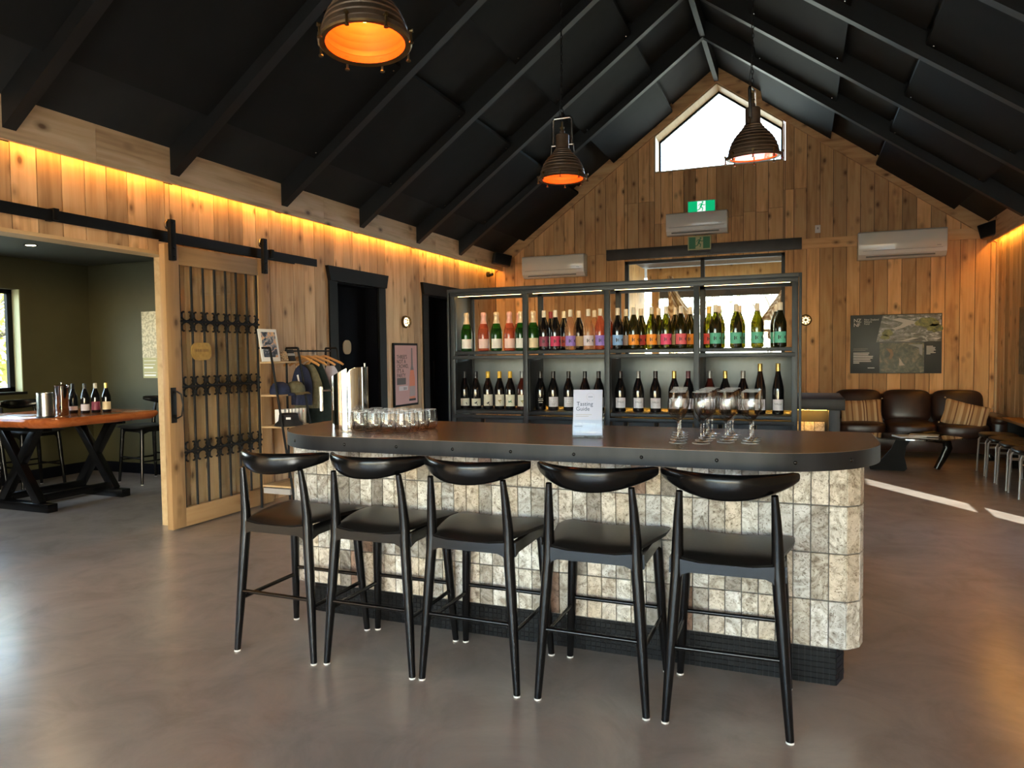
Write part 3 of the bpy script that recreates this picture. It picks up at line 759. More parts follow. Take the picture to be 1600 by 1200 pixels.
# ------------------------------------------------------------------ bottles
PROF = {
 'burg': [(0, .004), (.030, 0), (.040, .004), (.0415, .012), (.0415, .150), (.039, .172), (.031, .200), (.021, .228), (.0155, .250), (.0140, .268), (.0140, .300)],
 'tall': [(0, .004), (.028, 0), (.038, .004), (.0385, .012), (.0385, .165), (.036, .190), (.028, .232), (.0195, .272), (.0150, .300), (.0138, .318), (.0138, .350)],
 'spark': [(0, .006), (.034, 0), (.043, .004), (.0445, .012), (.0445, .135), (.042, .160), (.034, .190), (.024, .220), (.0175, .248), (.0160, .270), (.0165, .30)],
}
ME = {}
def bottle(loc, kind, glass, cap, lab, label, group, emb=None, txt=None, face=0, lh=None, lw=62, bird=None):
    key = ('g', kind, glass.name)
    if key not in ME: ME[key] = MB().lathe(PROF[kind], 22).mesh('glass', glass)
    t = thing('wine_bottle', label, 'bottle', loc, face, group)
    obj('glass', ME[key], t)
    H = PROF[kind][-1][1]; rb = PROF[kind][4][0]
    key = ('c', kind, cap.name)
    if key not in ME:
        if kind == 'spark': p = [(.0435*.66, .178), (.026, .216), (.0190, .245), (.0178, .272), (.0205, .276), (.0205, .296), (.015, .303), (0, .304)]
        else: p = [(.0158, H-.052), (.0158, H-.004), (.0145, H+.001), (0, H+.0012)]
        ME[key] = MB().lathe(p, 20).mesh('capsule', cap)
    obj('capsule', ME[key], t)
    if lab:
        z0, z1 = lh or ((.022, .095) if kind == 'spark' else (.030, .105))
        key = ('l', kind, lab.name, z0, z1, lw)
        if key not in ME:
            n = 14; r = rb+.0006; v = []; f = []
            for i in range(n+1):
                a = R(-lw+2*lw*i/n)
                v += [(r*math.sin(a), -r*math.cos(a), z0), (r*math.sin(a), -r*math.cos(a), z1)]
            for i in range(n): f.append((2*i, 2*i+2, 2*i+3, 2*i+1))
            m_ = MB().add(v, f); ME[key] = m_.mesh('label', lab)
        lo = obj('label', ME[key], t)
        if emb:
            key = ('e', kind, z0, z1)
            if key not in ME:
                g = MB(); r = rb+.0013; zc = (z0+z1)/2
                def patch(pts):
                    g.add([(r*math.sin(x/rb), -r*math.cos(x/rb), zc+z) for x, z in pts], [tuple(range(len(pts)))])
                patch([(-.012, -.013), (-.005, -.013), (-.005, .013), (-.012, .013)])
                patch([(-.004, .000), (.006, -.013), (.006, -.004), (.001, 0), (.006, .004), (.006, .013)])
                patch([(.0265, 0), (.0375, -.016), (.0375, .016)])
                ME[key] = g.mesh('emblem', INK, False)
            obj('emblem', ME[key], lo)
        if txt:
            key = ('t', kind, txt)
            if key not in ME: ME[key] = text_mesh(txt, .019, INKB, .0003, 'CENTER', rb+.0008)
            obj('lettering', ME[key], lo, (0, 0, .068))
            key = ('u', kind)
            if key not in ME:
                g = MB(); r = rb+.0013
                for zz, ww in ((.052, .016), (.045, .012)): g.add([(r*math.sin(x/rb), -r*math.cos(x/rb), z) for x, z in ((-ww, zz), (ww, zz), (ww, zz+.0016), (-ww, zz+.0016))], [(0, 1, 2, 3)])
                ME[key] = g.mesh('small_print', GREYP, False)
            obj('small_print', ME[key], lo)
        if bird:
            key = ('b', kind, bird)
            if key not in ME:
                g = MB(); r = rb+.0013; dz = (z0+z1)/2-.006
                def pp(pts): g.add([(r*math.sin(x/rb), -r*math.cos(x/rb), dz+z) for x, z in pts], [tuple(range(len(pts)))])
                b = [[(-.017, .000), (-.004, -.007), (.006, .002), (.010, .014), (.000, .010)], [(.002, -.002), (.010, -.020), (.013, -.020), (.006, .000)]]
                if bird == 2: b = [[(-.016, .008), (-.006, -.004), (.010, .002), (.016, -.002), (.010, .010), (-.004, .008)], [(-.004, -.004), (.004, -.020), (.006, -.004)]]
                if bird == 3: b = [[(-.016, .006), (-.004, .000), (.012, .012), (.006, .000), (.016, -.012), (.000, -.006), (-.014, -.012)]]
                if bird == 4: b = [[(.004, .004), (.014, -.016), (.018, -.014), (.012, .004)]]
                for q in b: pp(q)
                ME[key] = g.mesh('bird_print', [INK, mat('olive_print', (.24, .20, .03), .6), mat('green_print', (.05, .20, .10), .6), INK][(bird-1) % 4], False)
            obj('bird_print', ME[key], lo)
            key = ('h', kind)
            if key not in ME: ME[key] = text_mesh('.........', .011, GREYP, .0002, 'CENTER', rb+.0008)
            obj('small_print', ME[key], lo, (0, 0, z1-.014))
    return t
LB = {k: label_mat(k, c) for k, c in dict(white=(.70, .68, .64), pinkw=(.72, .50, .46), cream=(.62, .50, .32), burg=(.22, .035, .075), magenta=(.50, .03, .10), red=(.62, .06, .05), purple=(.26, .16, .52), lav=(.60, .54, .60), blue=(.22, .40, .72), grey=(.42, .36, .38), orange=(.80, .26, .02), pink=(.72, .06, .16), pinkred=(.66, .10, .12), mint=(.10, .42, .30), ivory=(.70, .69, .58), lilacw=(.66, .64, .72), rosebr=(.55, .22, .16)).items()}
def fa(x, y): return math.atan2(-(x), y)*-1 + 0    # turn the label towards the middle of the room
UP = [(-2.446, 0, 'spark', BG_GREEN, FOILC, 'white'), (-2.299, 0, 'spark', BG_PINK, FOILP, 'pinkw'), (-2.190, 0, 'spark', BG_GREEN, FOILC, 'white'), (-2.080, 0, 'spark', BG_PINK, FOILP, 'pinkw'), (-1.985, 0, 'spark', BG_GREEN, FOILC, 'white'),
 (-2.068, 1, 'spark', BG_PINK, FOILP, 'pinkw'), (-1.885, 0, 'spark', BG_GREEN, FOILC, 'cream'), (-1.800, 1, 'burg', BG_DARK, CAPR, 'cream'), (-1.797, 0, 'burg', BG_DARK, CAPW, 'burg'), (-1.706, 0, 'burg', BG_DARK, CAPW, 'magenta'),
 (-1.692, 1, 'burg', BG_DARK, CAPW, 'red'), (-1.588, 0, 'burg', BG_ROSE, CAPW, 'purple'), (-1.573, 1, 'burg', BG_DARK, CAPW, 'cream'), (-1.449, 0, 'burg', BG_ROSE, CAPW, 'lav'), (-1.448, 1, 'burg', BG_ROSE, CAPW, 'cream'), (-1.358, 0, 'burg', BG_PINK, CAPW, 'purple'),
 (-1.342, 1, 'burg', BG_PINK, CAPW, 'rosebr'), (-1.228, 0, 'burg', BG_DARK, CAPW, 'blue'), (-1.205, 1, 'burg', BG_OLIVE, CAPW, 'grey'), (-1.110, 0, 'burg', BG_OLIVE, CAPW, 'orange'), (-1.091, 1, 'burg', BG_OLIVE, CAPW, 'red'), (-.981, 0, 'burg', BG_OLIVE, CAPW, 'orange'),
 (-.961, 1, 'burg', BG_OLIVE, CAPW, 'cream'), (-.878, 0, 'burg', BG_OLIVE, CAPW, 'pink'), (-.840, 1, 'burg', BG_OLIVE, CAPW, 'cream'), (-.773, 0, 'burg', BG_OLIVE, CAPW, 'pinkred'), (-.735, 1, 'burg', BG_OLIVE, CAPW, 'orange'), (-.600, 1, 'burg', BG_OLIVE, CAPG, 'red'),
 (-.537, 0, 'burg', BG_OLIVE, CAPW, 'mint'), (-.530, 1, 'burg', BG_OLIVE, CAPW, 'mint'), (-.401, 0, 'burg', BG_OLIVE, CAPW, 'mint'), (-.392, 1, 'burg', BG_OLIVE, CAPW, 'mint'), (-.263, 0, 'burg', BG_OLIVE, CAPW, 'mint'), (-.117, 0, 'burg', BG_OLIVE, CAPW, 'mint'), (-.145, 1, 'burg', BG_OLIVE, CAPW, 'mint')]
CN = {'white': 'white', 'pinkw': 'pale pink', 'cream': 'cream', 'burg': 'burgundy', 'magenta': 'magenta', 'red': 'red', 'purple': 'purple', 'lav': 'pale lavender', 'blue': 'sky blue', 'grey': 'grey', 'orange': 'orange', 'pink': 'hot pink', 'pinkred': 'rose red', 'mint': 'mint green', 'rosebr': 'dusty rose'}
GN = {'green_bottle_glass': 'green', 'pink_bottle_glass': 'pink', 'dark_bottle_glass': 'black', 'rose_bottle_glass': 'pale rose', 'olive_bottle_glass': 'olive'}
ORD = ['first', 'second', 'third', 'fourth', 'fifth', 'sixth', 'seventh', 'eighth', 'ninth', 'tenth', 'eleventh', 'twelfth', 'thirteenth', 'fourteenth', 'fifteenth', 'sixteenth', 'seventeenth', 'eighteenth', 'nineteenth', 'twentieth', 'twenty-first', 'twenty-second', 'twenty-third']
for row in (0, 1):
    rr = sorted([b for b in UP if b[1] == row])
    for i, (x, bk, kind, gl, cap, lab) in enumerate(rr):
        sp = 'sparkling' if kind == 'spark' else 'wine'
        lbl = '%s %s bottle, %s label, %s from left in %s row of top shelf' % (GN[gl.name], sp, CN[lab], ORD[i], 'back' if bk else 'front')
        emb = lab in ('burg', 'magenta', 'purple', 'lav', 'blue', 'orange', 'pink', 'pinkred', 'mint', 'red')
        y = 5.345 if bk else 5.175
        bottle((x, y, 1.470), kind, gl, cap, LB[lab], lbl, 'bottles on the top shelf', emb=emb, face=math.atan2(-x, y)*-1*0 - math.atan2(x, y), lw=62 if kind != 'spark' else 58)
LO = [(-2.509, 'burg', BG_DARK, CAPK, 'ivory', 'bird', 4), (-2.410, 'burg', BG_DARK, CAPK, 'ivory', 'bird', 1), (-2.304, 'burg', BG_DARK, CAPY, 'ivory', 'bird', 1), (-2.204, 'burg', BG_DARK, CAPY, 'ivory', 'bird', 2), (-2.114, 'burg', BG_DARK, CAPY, 'ivory', 'bird', 3), (-2.012, 'burg', BG_RED, CAPS, 'ivory', 'bird', 2),
 (-1.860, 'burg', BG_DARK, CAPK, None, None, 0), (-1.755, 'burg', BG_DARK, CAPK, 'lilacw', 'plain', 0), (-1.632, 'burg', BG_DARK, CAPK, 'lilacw', 'plain', 0), (-1.503, 'burg', BG_DARK, CAPK, 'lilacw', 'plain', 0), (-1.396, 'burg', BG_DARK, CAPK, 'lilacw', 'plain', 0),
 (-1.230, 'burg', BG_DARK, CAPK, 'lilacw', 'VALLI', 0), (-1.096, 'burg', BG_DARK, CAPS, 'lilacw', 'VALLI', 0), (-.970, 'burg', BG_DARK, CAPK, 'lilacw', 'VALLI', 0), (-.836, 'burg', BG_DARK, CAPG, 'lilacw', 'VALLI', 0), (-.736, 'burg', BG_DARK, CAPM, 'lilacw', 'VALLI', 0),
 (-.585, 'burg', BG_RED, CAPS, 'lilacw', 'VALLI', 0), (-.480, 'burg', BG_DARK, CAPG, 'lilacw', 'VALLI', 0), (-.360, 'burg', BG_DARK, CAPS, 'lilacw', 'VALLI', 0), (-.248, 'tall', BG_DARK, CAPG, 'lilacw', 'VALLI', 0), (-.131, 'tall', BG_DARK, CAPG, 'lilacw', 'VALLI', 0)]
CAPN = {'black_capsule': 'black', 'yellow_capsule': 'yellow', 'grey_capsule': 'grey', 'gold_capsule': 'gold', 'maroon_capsule': 'maroon'}
for i, (x, kind, gl, cap, lab, tx, bd) in enumerate(LO):
    lbl = '%s%s wine bottle with %s cap, %s from the left on the lower shelf' % ('tall ' if kind == 'tall' else '', 'dark red' if gl is BG_RED else 'dark', CAPN[cap.name], ORD[i])
    t = bottle((x, 5.26, 1.008), kind, gl, cap, LB[lab] if lab else None, lbl, 'bottles on the lower shelf', txt=tx if tx == 'VALLI' else None, face=-math.atan2(x, 5.26), bird=bd if tx == 'bird' else None, lh=(.026, .085) if i < 2 else ((.028, .118) if tx == 'bird' else None), lw=58)
    if tx in ('plain', None):
        g = MB(); r = .0415+.0016
        rows = ((.088, .020), (.070, .022), (.055, .016), (.043, .012)) if lab else ((.088, .016), (.075, .020), (.060, .014))
        for zz, ww in rows: g.add([(r*math.sin(q/.0415), -r*math.cos(q/.0415), z) for q, z in ((-ww, zz), (0, zz), (ww, zz), (ww, zz+.003), (0, zz+.003), (-ww, zz+.003))], [(0, 1, 4, 5), (1, 2, 3, 4)])
        g.build('small_print', GREYP if lab else LB['white'], t, False)

# ================================================================== THINGS ON THE BAR
# stemless tumblers
tp = [(.020, .0045), (.030, .006), (.037, .016), (.0408, .032), (.0412, .045), (.0388, .075), (.0355, .106), (.0347, .1063)]
tme = MB().lathe(tp, 28).mesh('tumbler', GLASS, True, 60)
base_me = MB().lathe([(0, 0), (.022, .0), (.0275, .003), (.024, .006), (0, .006)], 24).mesh('thick_base', thin_glass('glass_base', (.86, .82, .78), .22, .9, .05), True, 60)
HILITE = mat('glass_highlight', (.62, .64, .64), .08)  # pale opaque rings, highlights on rim and foot put in as colour
hi_lip_t = MB().tube([(.0352*math.cos(R(12*i)), .0352*math.sin(R(12*i)), .1062) for i in range(30)], .0007, 5, closed=True).mesh('lip_highlight', HILITE)
hi_lip_w = MB().tube([(.0362*math.cos(R(12*i)), .0362*math.sin(R(12*i)), .2282) for i in range(30)], .0007, 5, closed=True).mesh('lip_highlight', HILITE)
hi_foot_w = MB().tube([(.0383*math.cos(R(12*i)), .0383*math.sin(R(12*i)), .0018) for i in range(30)], .0010, 5, closed=True).mesh('foot_highlight', HILITE)
RN = ['front row', 'second row', 'third row', 'back row']
for r in range(4):
    for c in range(5):
        x = -2.265 + c*.0895 + r*.003 + rnd.uniform(-.004, .004); y = 3.262 + r*.094 + rnd.uniform(-.004, .004) - c*.004
        t = thing('stemless_glass', 'clear stemless tumbler, %s from the left in the %s beside the steel bucket' % (ORD[c], RN[r]), 'glass', (x, y, ZT+.0005), group='stemless tumblers on the bar')
        obj('bowl', tme, t); obj('thick_base', base_me, t); obj('lip_highlight', hi_lip_t, t)
# wine glasses
bowl = [(0, .0965), (.008, .0975), (.022, .108), (.036, .128), (.0445, .152), (.0455, .168), (.042, .195), (.0365, .228), (.0358, .2283)]
stem = [(0, .001), (.038, .001), (.0385, .0025), (.020, .0055), (.008, .010), (.0045, .020), (.0038, .05), (.0042, .085), (.008, .097)]
bme = MB().lathe(bowl, 28).mesh('bowl', GLASS, True, 60); sme = MB().lathe(stem, 24).mesh('stem_and_foot', thin_glass('glass_stem', (.96, .95, .93), .08, .6, .02, 2.0, rim=(.30, .22, .16)), True, 50)
cols = [(-.505, [3.268, 3.375, 3.48, 3.585, 3.685]), (-.402, [3.272, 3.375, 3.478, 3.58, 3.685]), (-.300, [3.345, 3.448, 3.55, 3.65]), (-.198, [3.335, 3.43, 3.52])]
for c, (x, ys) in enumerate(cols):
    for k, y in enumerate(ys):
        t = thing('wine_glass', 'stemmed wine glass, %s column from the left, %s from the bar front' % (ORD[c], ORD[k]), 'glass', (x+rnd.uniform(-.003, .003)-.012*k*(c == 0), y, ZT), group='stemmed wine glasses on the bar')
        obj('bowl', bme, t); obj('lip_highlight', hi_lip_w, t); f_ = obj('stem_and_foot', sme, t); obj('foot_highlight', hi_foot_w, f_)
# tasting guide in an acrylic holder
gx, gy = -.942, 3.335
t = thing('leaflet_holder', 'clear acrylic leaflet stand on the bar top', 'leaflet holder', (gx, gy, ZT+.0005), R(8))
tilt = Euler((R(-9), 0, 0))
MB().bb(-.075, .075, .012, .015, .004, .215, .001).build('back_plate', ACRYL, t).rotation_euler = tilt
MB().bb(-.075, .075, -.016, -.013, .004, .085, .001).build('front_pocket', ACRYL, t).rotation_euler = tilt
MB().bb(-.075, -.072, -.016, .015, .004, .09).build('side_wall', ACRYL, t, False).rotation_euler = tilt
MB().bb(.072, .075, -.016, .015, .004, .09).build('side_wall', ACRYL, t, False).rotation_euler = tilt
MB().bb(-.075, .075, -.018, .055, 0, .004).build('foot_plate', ACRYL, t, False)
g = thing('tasting_guide', 'pale stack of Tasting Guide leaflets in the acrylic stand', 'leaflet', (gx, gy, ZT+.0055), R(8))
pg = MB().bb(-.070, .070, -.011, .010, .006, .226, .001).build('leaflet_stack', PAPERB, g); pg.rotation_euler = tilt
for body, sz, x, z in (('Tasting', .0275, -.054, .148), ('Guide', .0275, -.057, .124)):
    o = obj('lettering', text_mesh(body, sz, INKB, .0003), pg, (x, -.0115, z))
for k, (a, b, z, m_) in enumerate(((-.057, .020, .104, GREYP), (-.057, .005, .096, GREYP), (-.064, -.025, .048, INKB), (.002, .024, .190, INKB))): MB().bb(a, b, -.0116, -.0112, z, z+.0022).build('small_print', m_, pg, False)
MB().tube([(.013+.019*math.cos(R(i*15)), -.0112, .191+.019*math.sin(R(i*15))) for i in range(24)], .0004, 5, closed=True).build('round_mark', GREYP, pg)
# tall steel spittoon with a raked, rolled rim
t = thing('steel_bucket', 'tall polished steel ice bucket with slanted rolled rim at the left of the bar', 'bucket', (-2.352, 3.43, ZT+.0005), 0)
v = []; f = []; K = 60
def rimz(a):       # a: 0..1 round from the right-hand seam
    return (.338 - .052*math.sin(math.pi*min(a/.5, 1)) if a < .5 else .338 - .006*math.sin(2*math.pi*a)) - (.05*((a-.90)/.10)**2 if a > .90 else 0)
for k in range(K+1):
    a = k/K; an = R(-66) - 2*math.pi*a*1.02; r = .106 - .012*a*a
    for z in (0, .004, rimz(a)*.5, rimz(a)): v.append((r*math.cos(an), r*math.sin(an), z))
    rt = r-.003
    for z in (rimz(a), .006): v.append((rt*math.cos(an), rt*math.sin(an), z))
for k in range(K):
    for j in range(5): f.append((k*6+j, k*6+j+1, (k+1)*6+j+1, (k+1)*6+j))
MB().add(v, f).build('rolled_wall', CHROME, t, True, 40)
MB().lathe([(0, .002), (.092, .002), (.106, 0), (.106, .006)], 40).build('bottom', CHROME, t)
g = MB().tube([(-.135, -.085, .10), (-.135, -.085, .235)], .011, 12); g.tube([(-.135, -.085, .215), (-.085, -.055, .215)], .006, 8); g.build('side_handle', BRUSH, t)

# ================================================================== BARN DOOR
BXF = -4.83                                   # front face of the sliding door
bd = thing('barn_door', 'sliding timber barn door with glass and wrought iron grille', 'door', (BXF-.03, 5.08, .012))
def dbb(nm, y0, y1, z0, z1, m, x0=-.06, x1=0., par=bd, bev=.003):
    o = MB().bb(x0, x1, y0-5.08, y1-5.08, z0-.012, z1-.012, bev).build(nm, m, par); o.location.x = .03 if par is bd else 0; return o
dbb('stile', 4.46, 4.605, .012, 2.385, DOORW); dbb('stile', 5.555, 5.70, .012, 2.385, DOORW)
dbb('rail', 4.605, 5.555, .012, .172, DOORH); dbb('rail', 4.605, 5.555, 2.228, 2.385, DOORH)
dbb('glass_panel', 4.605, 5.555, .172, 2.228, PANE, -.046, -.042, bev=0)
for k in range(8):
    y = 4.615 + .1325*k
    MB().tube([(.012, y-5.08, .16), (.012, y-5.08, 2.216)], .0105, 8).build('iron_bar', IRON, bd)
for z in (1.755, 1.20, .645):
    MB().tube([(.022, 4.60-5.08, z-.012), (.022, 5.56-5.08, z-.012)], .011, 8).build('iron_rail', IRON, bd)
    for k in range(8):
        y = 4.615 + .1325*k
        g = MB()
        for sz in (-1, 1):
            for sy in (-1, 1):
                if (k == 0 and sy < 0) or (k == 7 and sy > 0): continue
                p = [(.017, y-5.08+sy*dy, z-.012+sz*dz) for dy, dz in ((.057, .009), (.040, .011), (.024, .022), (.014, .040), (.0135, .058), (.022, .076), (.033, .083), (.041, .078))]
                g.tube(p, [.005, .007, .0085, .0085, .0085, .008, .007, .0075], 6)
            g.box((.014, y-5.08, z-.012+sz*.049), (.026, .036, .020))
        g.build('scroll', IRON, bd)
pl = MB().prism([(p[0]+4.818-5.08, p[1]+1.50-.012) for p in rrect(.225, .152, .062)], .030, .038, 0).build('plaque', PLAQ, bd)
tk = MB()
for k in range(15):
    if k == 8: continue
    tk.bb(.038, .0386, -.338+.0105*k, -.338+.0105*k+.0045+.003*(k % 2), 1.485, 1.508)
tk.build('engraved_mark', mat('engraving', (.20, .10, .02), .6), pl, False)
dbb('handle_plate', 4.475, 4.532, .905, 1.20, IRON, 0, .006)
hp = MB().tube([(.035, 4.535-5.08, 1.155), (.07, 4.548-5.08, 1.13), (.082, 4.553-5.08, 1.04), (.07, 4.548-5.08, .95), (.035, 4.535-5.08, .93)], .007, 8); hp.tube([(.03, 4.503-5.08, 1.15), (.055, 4.503-5.08, 1.15)], .010, 8); hp.tube([(.03, 4.503-5.08, .955), (.055, 4.503-5.08, .955)], .010, 8); hp.build('handle', IRON, bd)
for y in (4.525, 5.63):
    g = MB().bb(-.012, .024, y-5.08-.027, y-5.08+.027, 2.24, 2.575, .003)
    o = g.build('hanger_strap', BLACK, bd); o.location.x = .042
    MB().lathe([(0, -.012), (.042, -.012), (.046, 0), (.042, .012), (0, .012)], 20, (0, 0, 0), Matrix.Rotation(R(90), 3, 'Y')).build('wheel', BRUSH, o, loc=(-.022, y-5.08, 2.535))
    for zz in (2.545, 2.34, 2.27): MB().lathe([(0, .006), (.007, .005), (.008, 0)], 8, (0, 0, 0), Matrix.Rotation(R(90), 3, 'Y')).build('bolt', BLKW, o, loc=(.024, y-5.08, zz))
rail = thing('door_rail_track', 'black flat steel track carrying the sliding barn door', 'track', (-4.868, 3.4, 2.455))
MB().bb(-.006, .006, -3.0, 3.12, -.040, .040, .001).build('track_bar', BLACK, rail)
for y in (.4, 1.95, 3.56, 5.80): MB().bb(-.078, .02, y-3.4-.02, y-3.4+.02, -.032, .052, .002).build('standoff', BLACK, rail)
MB().bb(-.010, .004, 1.05, 2.75, -.052, -.040).build('track_lip', BLACK, rail, False)

# ================================================================== SIDE ROOM FURNITURE
TZ = .90
tb = thing('slab_table', 'high table with a glossy red-brown live-edge timber slab and black cross legs', 'table', (-6.95, 5.04, 0))
v = []; NP = 64
r2 = random.Random(3)
base = [(-.62, -.60), (.50, -.60), (.66, -.47), (.64, -.1), (.67, .25), (.66, .58), (.56, .62), (-.62, .60)]
pl_ = []
for i in range(len(base)):
    a, b = Vector(base[i]), Vector(base[(i+1) % len(base)])
    for k in range(8):
        q = a.lerp(b, k/8); pl_.append((q.x+r2.uniform(-.010, .010), q.y+r2.uniform(-.010, .010)))
n = len(pl_)
g = MB(); vs_ = [(x*1.0, y*1.0, TZ) for x, y in pl_] + [(x*1.022, y*1.022, TZ-.018+r2.uniform(-.004, .004)) for x, y in pl_] + [(x*1.012, y*1.012, TZ-.05+r2.uniform(-.008, .008)) for x, y in pl_] + [(x*.95, y*.955, TZ-.085) for x, y in pl_]
ff = [tuple(range(n)), tuple(3*n+i for i in reversed(range(n)))]
for l_ in range(3):
    for i in range(n): ff.append((l_*n+i, (l_+1)*n+i, (l_+1)*n+(i+1) % n, l_*n+(i+1) % n))
g.add(vs_, ff); g.build('slab_top', SLAB, tb, True, 50)
for y in (-.39, .41):
    for s in (-1, 1):
        MB().box((-.02, y+s*.004, .445), (.085, .072, .93), Euler((0, s*R(36), 0)), .003).build('cross_leg', BLKW, tb)
    MB().box((-.02, y, .040), (.86, .10, .08), None, .004).build('foot', BLKW, tb)
    MB().box((-.02, y, .79), (.80, .09, .05), None, .004).build('top_bearer', BLKW, tb)
for x in (-.20, .20): MB().box((x, .01, .115), (.055, .78, .07), None, .003).build('stretcher', BLKW, tb)
an = [('black bar stool beyond the slab table, in front of the map wall', (-7.12, 6.25, 0), R(170)), ('black bar stool at the window side of the slab table', (-7.98, 5.45, 0), R(-95)), ('black bar stool at the left edge of the slab table nearest the camera', (-7.9, 4.75, 0), R(-80))]
for lb, lc, rz in an: dup(st0, lc, rz, lb)
# things on the slab table
t = thing('steel_cooler', 'brushed steel wine cooler with dark base on the slab table', 'bucket', (-6.56, 4.63, TZ))
MB().lathe([(.070, .018), (.070, .232), (.066, .235), (.062, .232), (.062, .03), (0, .028)], 32).build('wall', BRUSH, t)
MB().lathe([(0, 0), (.075, 0), (.075, .018), (0, .018)], 32).build('base_ring', DARKP, t)
t = thing('steel_jug', 'tall steel water jug with lid on the slab table', 'jug', (-6.66, 4.87, TZ))
MB().lathe([(0, 0), (.052, 0), (.056, .01), (.064, .285), (.068, .292), (.05, .300), (0, .303)], 32).build('body', CHROME, t)
MB().lathe([(.006, .303), (.006, .318), (.012, .322), (0, .328)], 12).build('lid_knob', CHROME, t)
MB().prism([(.055, .26), (.095, .292), (.092, .298), (.055, .292)], -.012, .012, 1).build('spout', CHROME, t)
AB = [(-6.76, 5.06, CAPK, 'pinkw', 'black topped, leftmost', (.035, .075)), (-6.645, 5.10, CAPK, 'lav', 'black topped, second from left', (.03, .095)), (-6.61, 5.19, CAPW, 'burg', 'cream topped with red label', (.03, .115)), (-6.57, 5.28, CAPG, 'cream', 'gold topped', (.03, .11))]
for x, y, cp, lb, ds, lh in AB: bottle((x, y, TZ), 'burg', BG_DARK, cp, LB[lb], 'wine bottle on the slab table, ' + ds, 'bottles on the slab table', face=math.atan2(-x, y)*-1*0 - math.atan2(x, y), lh=lh)
t = thing('paper_sheet', 'white tasting sheet lying on the slab table', 'paper', (-7.08, 4.76, TZ+.0005), R(20))
MB().bb(-.15, .15, -.105, .105, 0, .002).build('sheet', PAPER, t, False)
MB().bb(-.14, .14, -.095, .095, .002, .0026).build('print', mat('blue_print', (.60, .66, .74), .4), t, False)
# map on the far wall
mp_ = thing('wall_map', 'pale cream topographic map panel on the dark wall of the side room', 'poster', (-7.22, AY1-.001, 1.61))
MB().bb(-.35, .35, -.02, 0, -.41, .41).build('panel', mat('map_olive', (.40, .38, .20), .6), mp_, False)
MB().bb(-.35, .35, -.022, -.02, -.16, .41).build('map_print', noisy('map_relief', (.40, .36, .25), (.66, .60, .44), 38, .6, p0=.42, p1=.58), mp_, False)
for k, (x0, x1, z) in enumerate(((-.33, -.13, -.20), (-.33, -.15, -.245), (-.33, -.18, -.290), (-.33, -.13, -.345), (-.33, -.14, -.385), (-.08, .1, -.245), (-.08, .02, -.29), (-.08, .12, -.345), (-.08, .04, -.385))):
    MB().bb(x0, x1, -.0225, -.02, z, z+(.006 if k in (0, 1, 3, 5, 7) else .018)).build('caption', PAPER, mp_, False)

_before = set(bpy.data.objects)
# ================================================================== MERCHANDISE RACK
rk = thing('merchandise_rack', 'black steel ladder rack with timber shelves and hanging rail by the wall', 'rack', (-4.80, 6.15, 0))
FY = (-.53, -.12, .53)
for y in FY:
    g = MB(); g.tube([(-.10, y, 0), (-.10, y, 1.53)], .011, 6); g.tube([(-.10, y, 1.53), (.045, y, 1.53)], .011, 6); g.tube([(.045, y, 1.53), (.30, y, 0)], .011, 6); g.build('frame', BLACK, rk)
for z in (1.40, 1.085, .785, .22):
    d = .045 + (.30-.045)*(1.53-z)/1.53
    MB().bb(-.09, d-.005, FY[0]+.012, FY[1]-.012, z-.018, z, .002).build('shelf', PINE, rk)
MB().tube([(-.02, FY[1], 1.50), (-.02, FY[2], 1.50)], .008, 8).build('hanging_rail', BLACK, rk)
MB().bb(-.10, .30, FY[1], FY[2], .12, .138, .002).build('low_shelf', PINE, rk)
MB().bb(-.09, .22, FY[0]+.02, FY[2]-.02, .138, .19).build('cardboard_tray', mat('grey_card', (.36, .34, .33), .8), rk, False)
# leaning print
t = thing('framed_print', 'small white-mounted abstract print leaning on the top of the rack', 'picture', (-4.82, 5.70, 1.401), R(82))
o = MB().bb(-.11, .11, -.008, .006, 0, .315, .001).build('white_frame', PAPER, t); o.rotation_euler = (R(-10), 0, 0)
q = MB().bb(-.085, .085, -.010, -.008, .04, .285).build('print', None, o, False)
def abstract(name, cols, scale):
    m = bpy.data.materials.new(name); m.use_nodes = True; t_ = m.node_tree; b = t_.nodes['Principled BSDF']; tcd = N(t_, 'TexCoord')
    n_ = N(t_, 'TexNoise'); n_.inputs['Scale'].default_value = scale; n_.inputs['Detail'].default_value = 4; n_.inputs['Distortion'].default_value = 1.5; t_.links.new(tcd.outputs['Object'], n_.inputs['Vector'])
    c_ = ramp(t_, cols); t_.links.new(n_.outputs['Fac'], c_.inputs['Fac']); t_.links.new(c_.outputs['Color'], b.inputs['Base Color']); b.inputs['Roughness'].default_value = .5
    return m
q.data.materials.append(abstract('abstract_print', [(.36, (.02, .025, .04)), (.47, (.07, .09, .13)), (.53, (.35, .36, .40)), (.58, (.75, .38, .16)), (.66, (.62, .50, .38))], 14))
t = thing('postcard_stack', 'loose stack of brown patterned cards beside the leaning print', 'cards', (-4.80, 5.86, 1.401), R(70))
o = MB().bb(-.05, .05, -.012, .0, 0, .10).build('card', abstract('card_print', [(.4, (.10, .05, .02)), (.5, (.50, .42, .30)), (.6, (.28, .12, .04))], 30), t, False); o.rotation_euler = (R(-25), 0, 0)
t = thing('boxed_tea_towel', 'dark folded tea towel with a grey band at the end of the top shelf', 'towel', (-4.80, 5.985, 1.401), R(80))
o = MB().bb(-.045, .045, -.014, .014, 0, .12, .006).build('fold', mat('charcoal_cloth', (.02, .02, .024), .9), t); o.rotation_euler = (R(-20), 0, 0)
MB().bb(-.046, .046, -.016, .016, .05, .075).build('paper_band', mat('band_grey', (.42, .44, .46), .7), o, False)
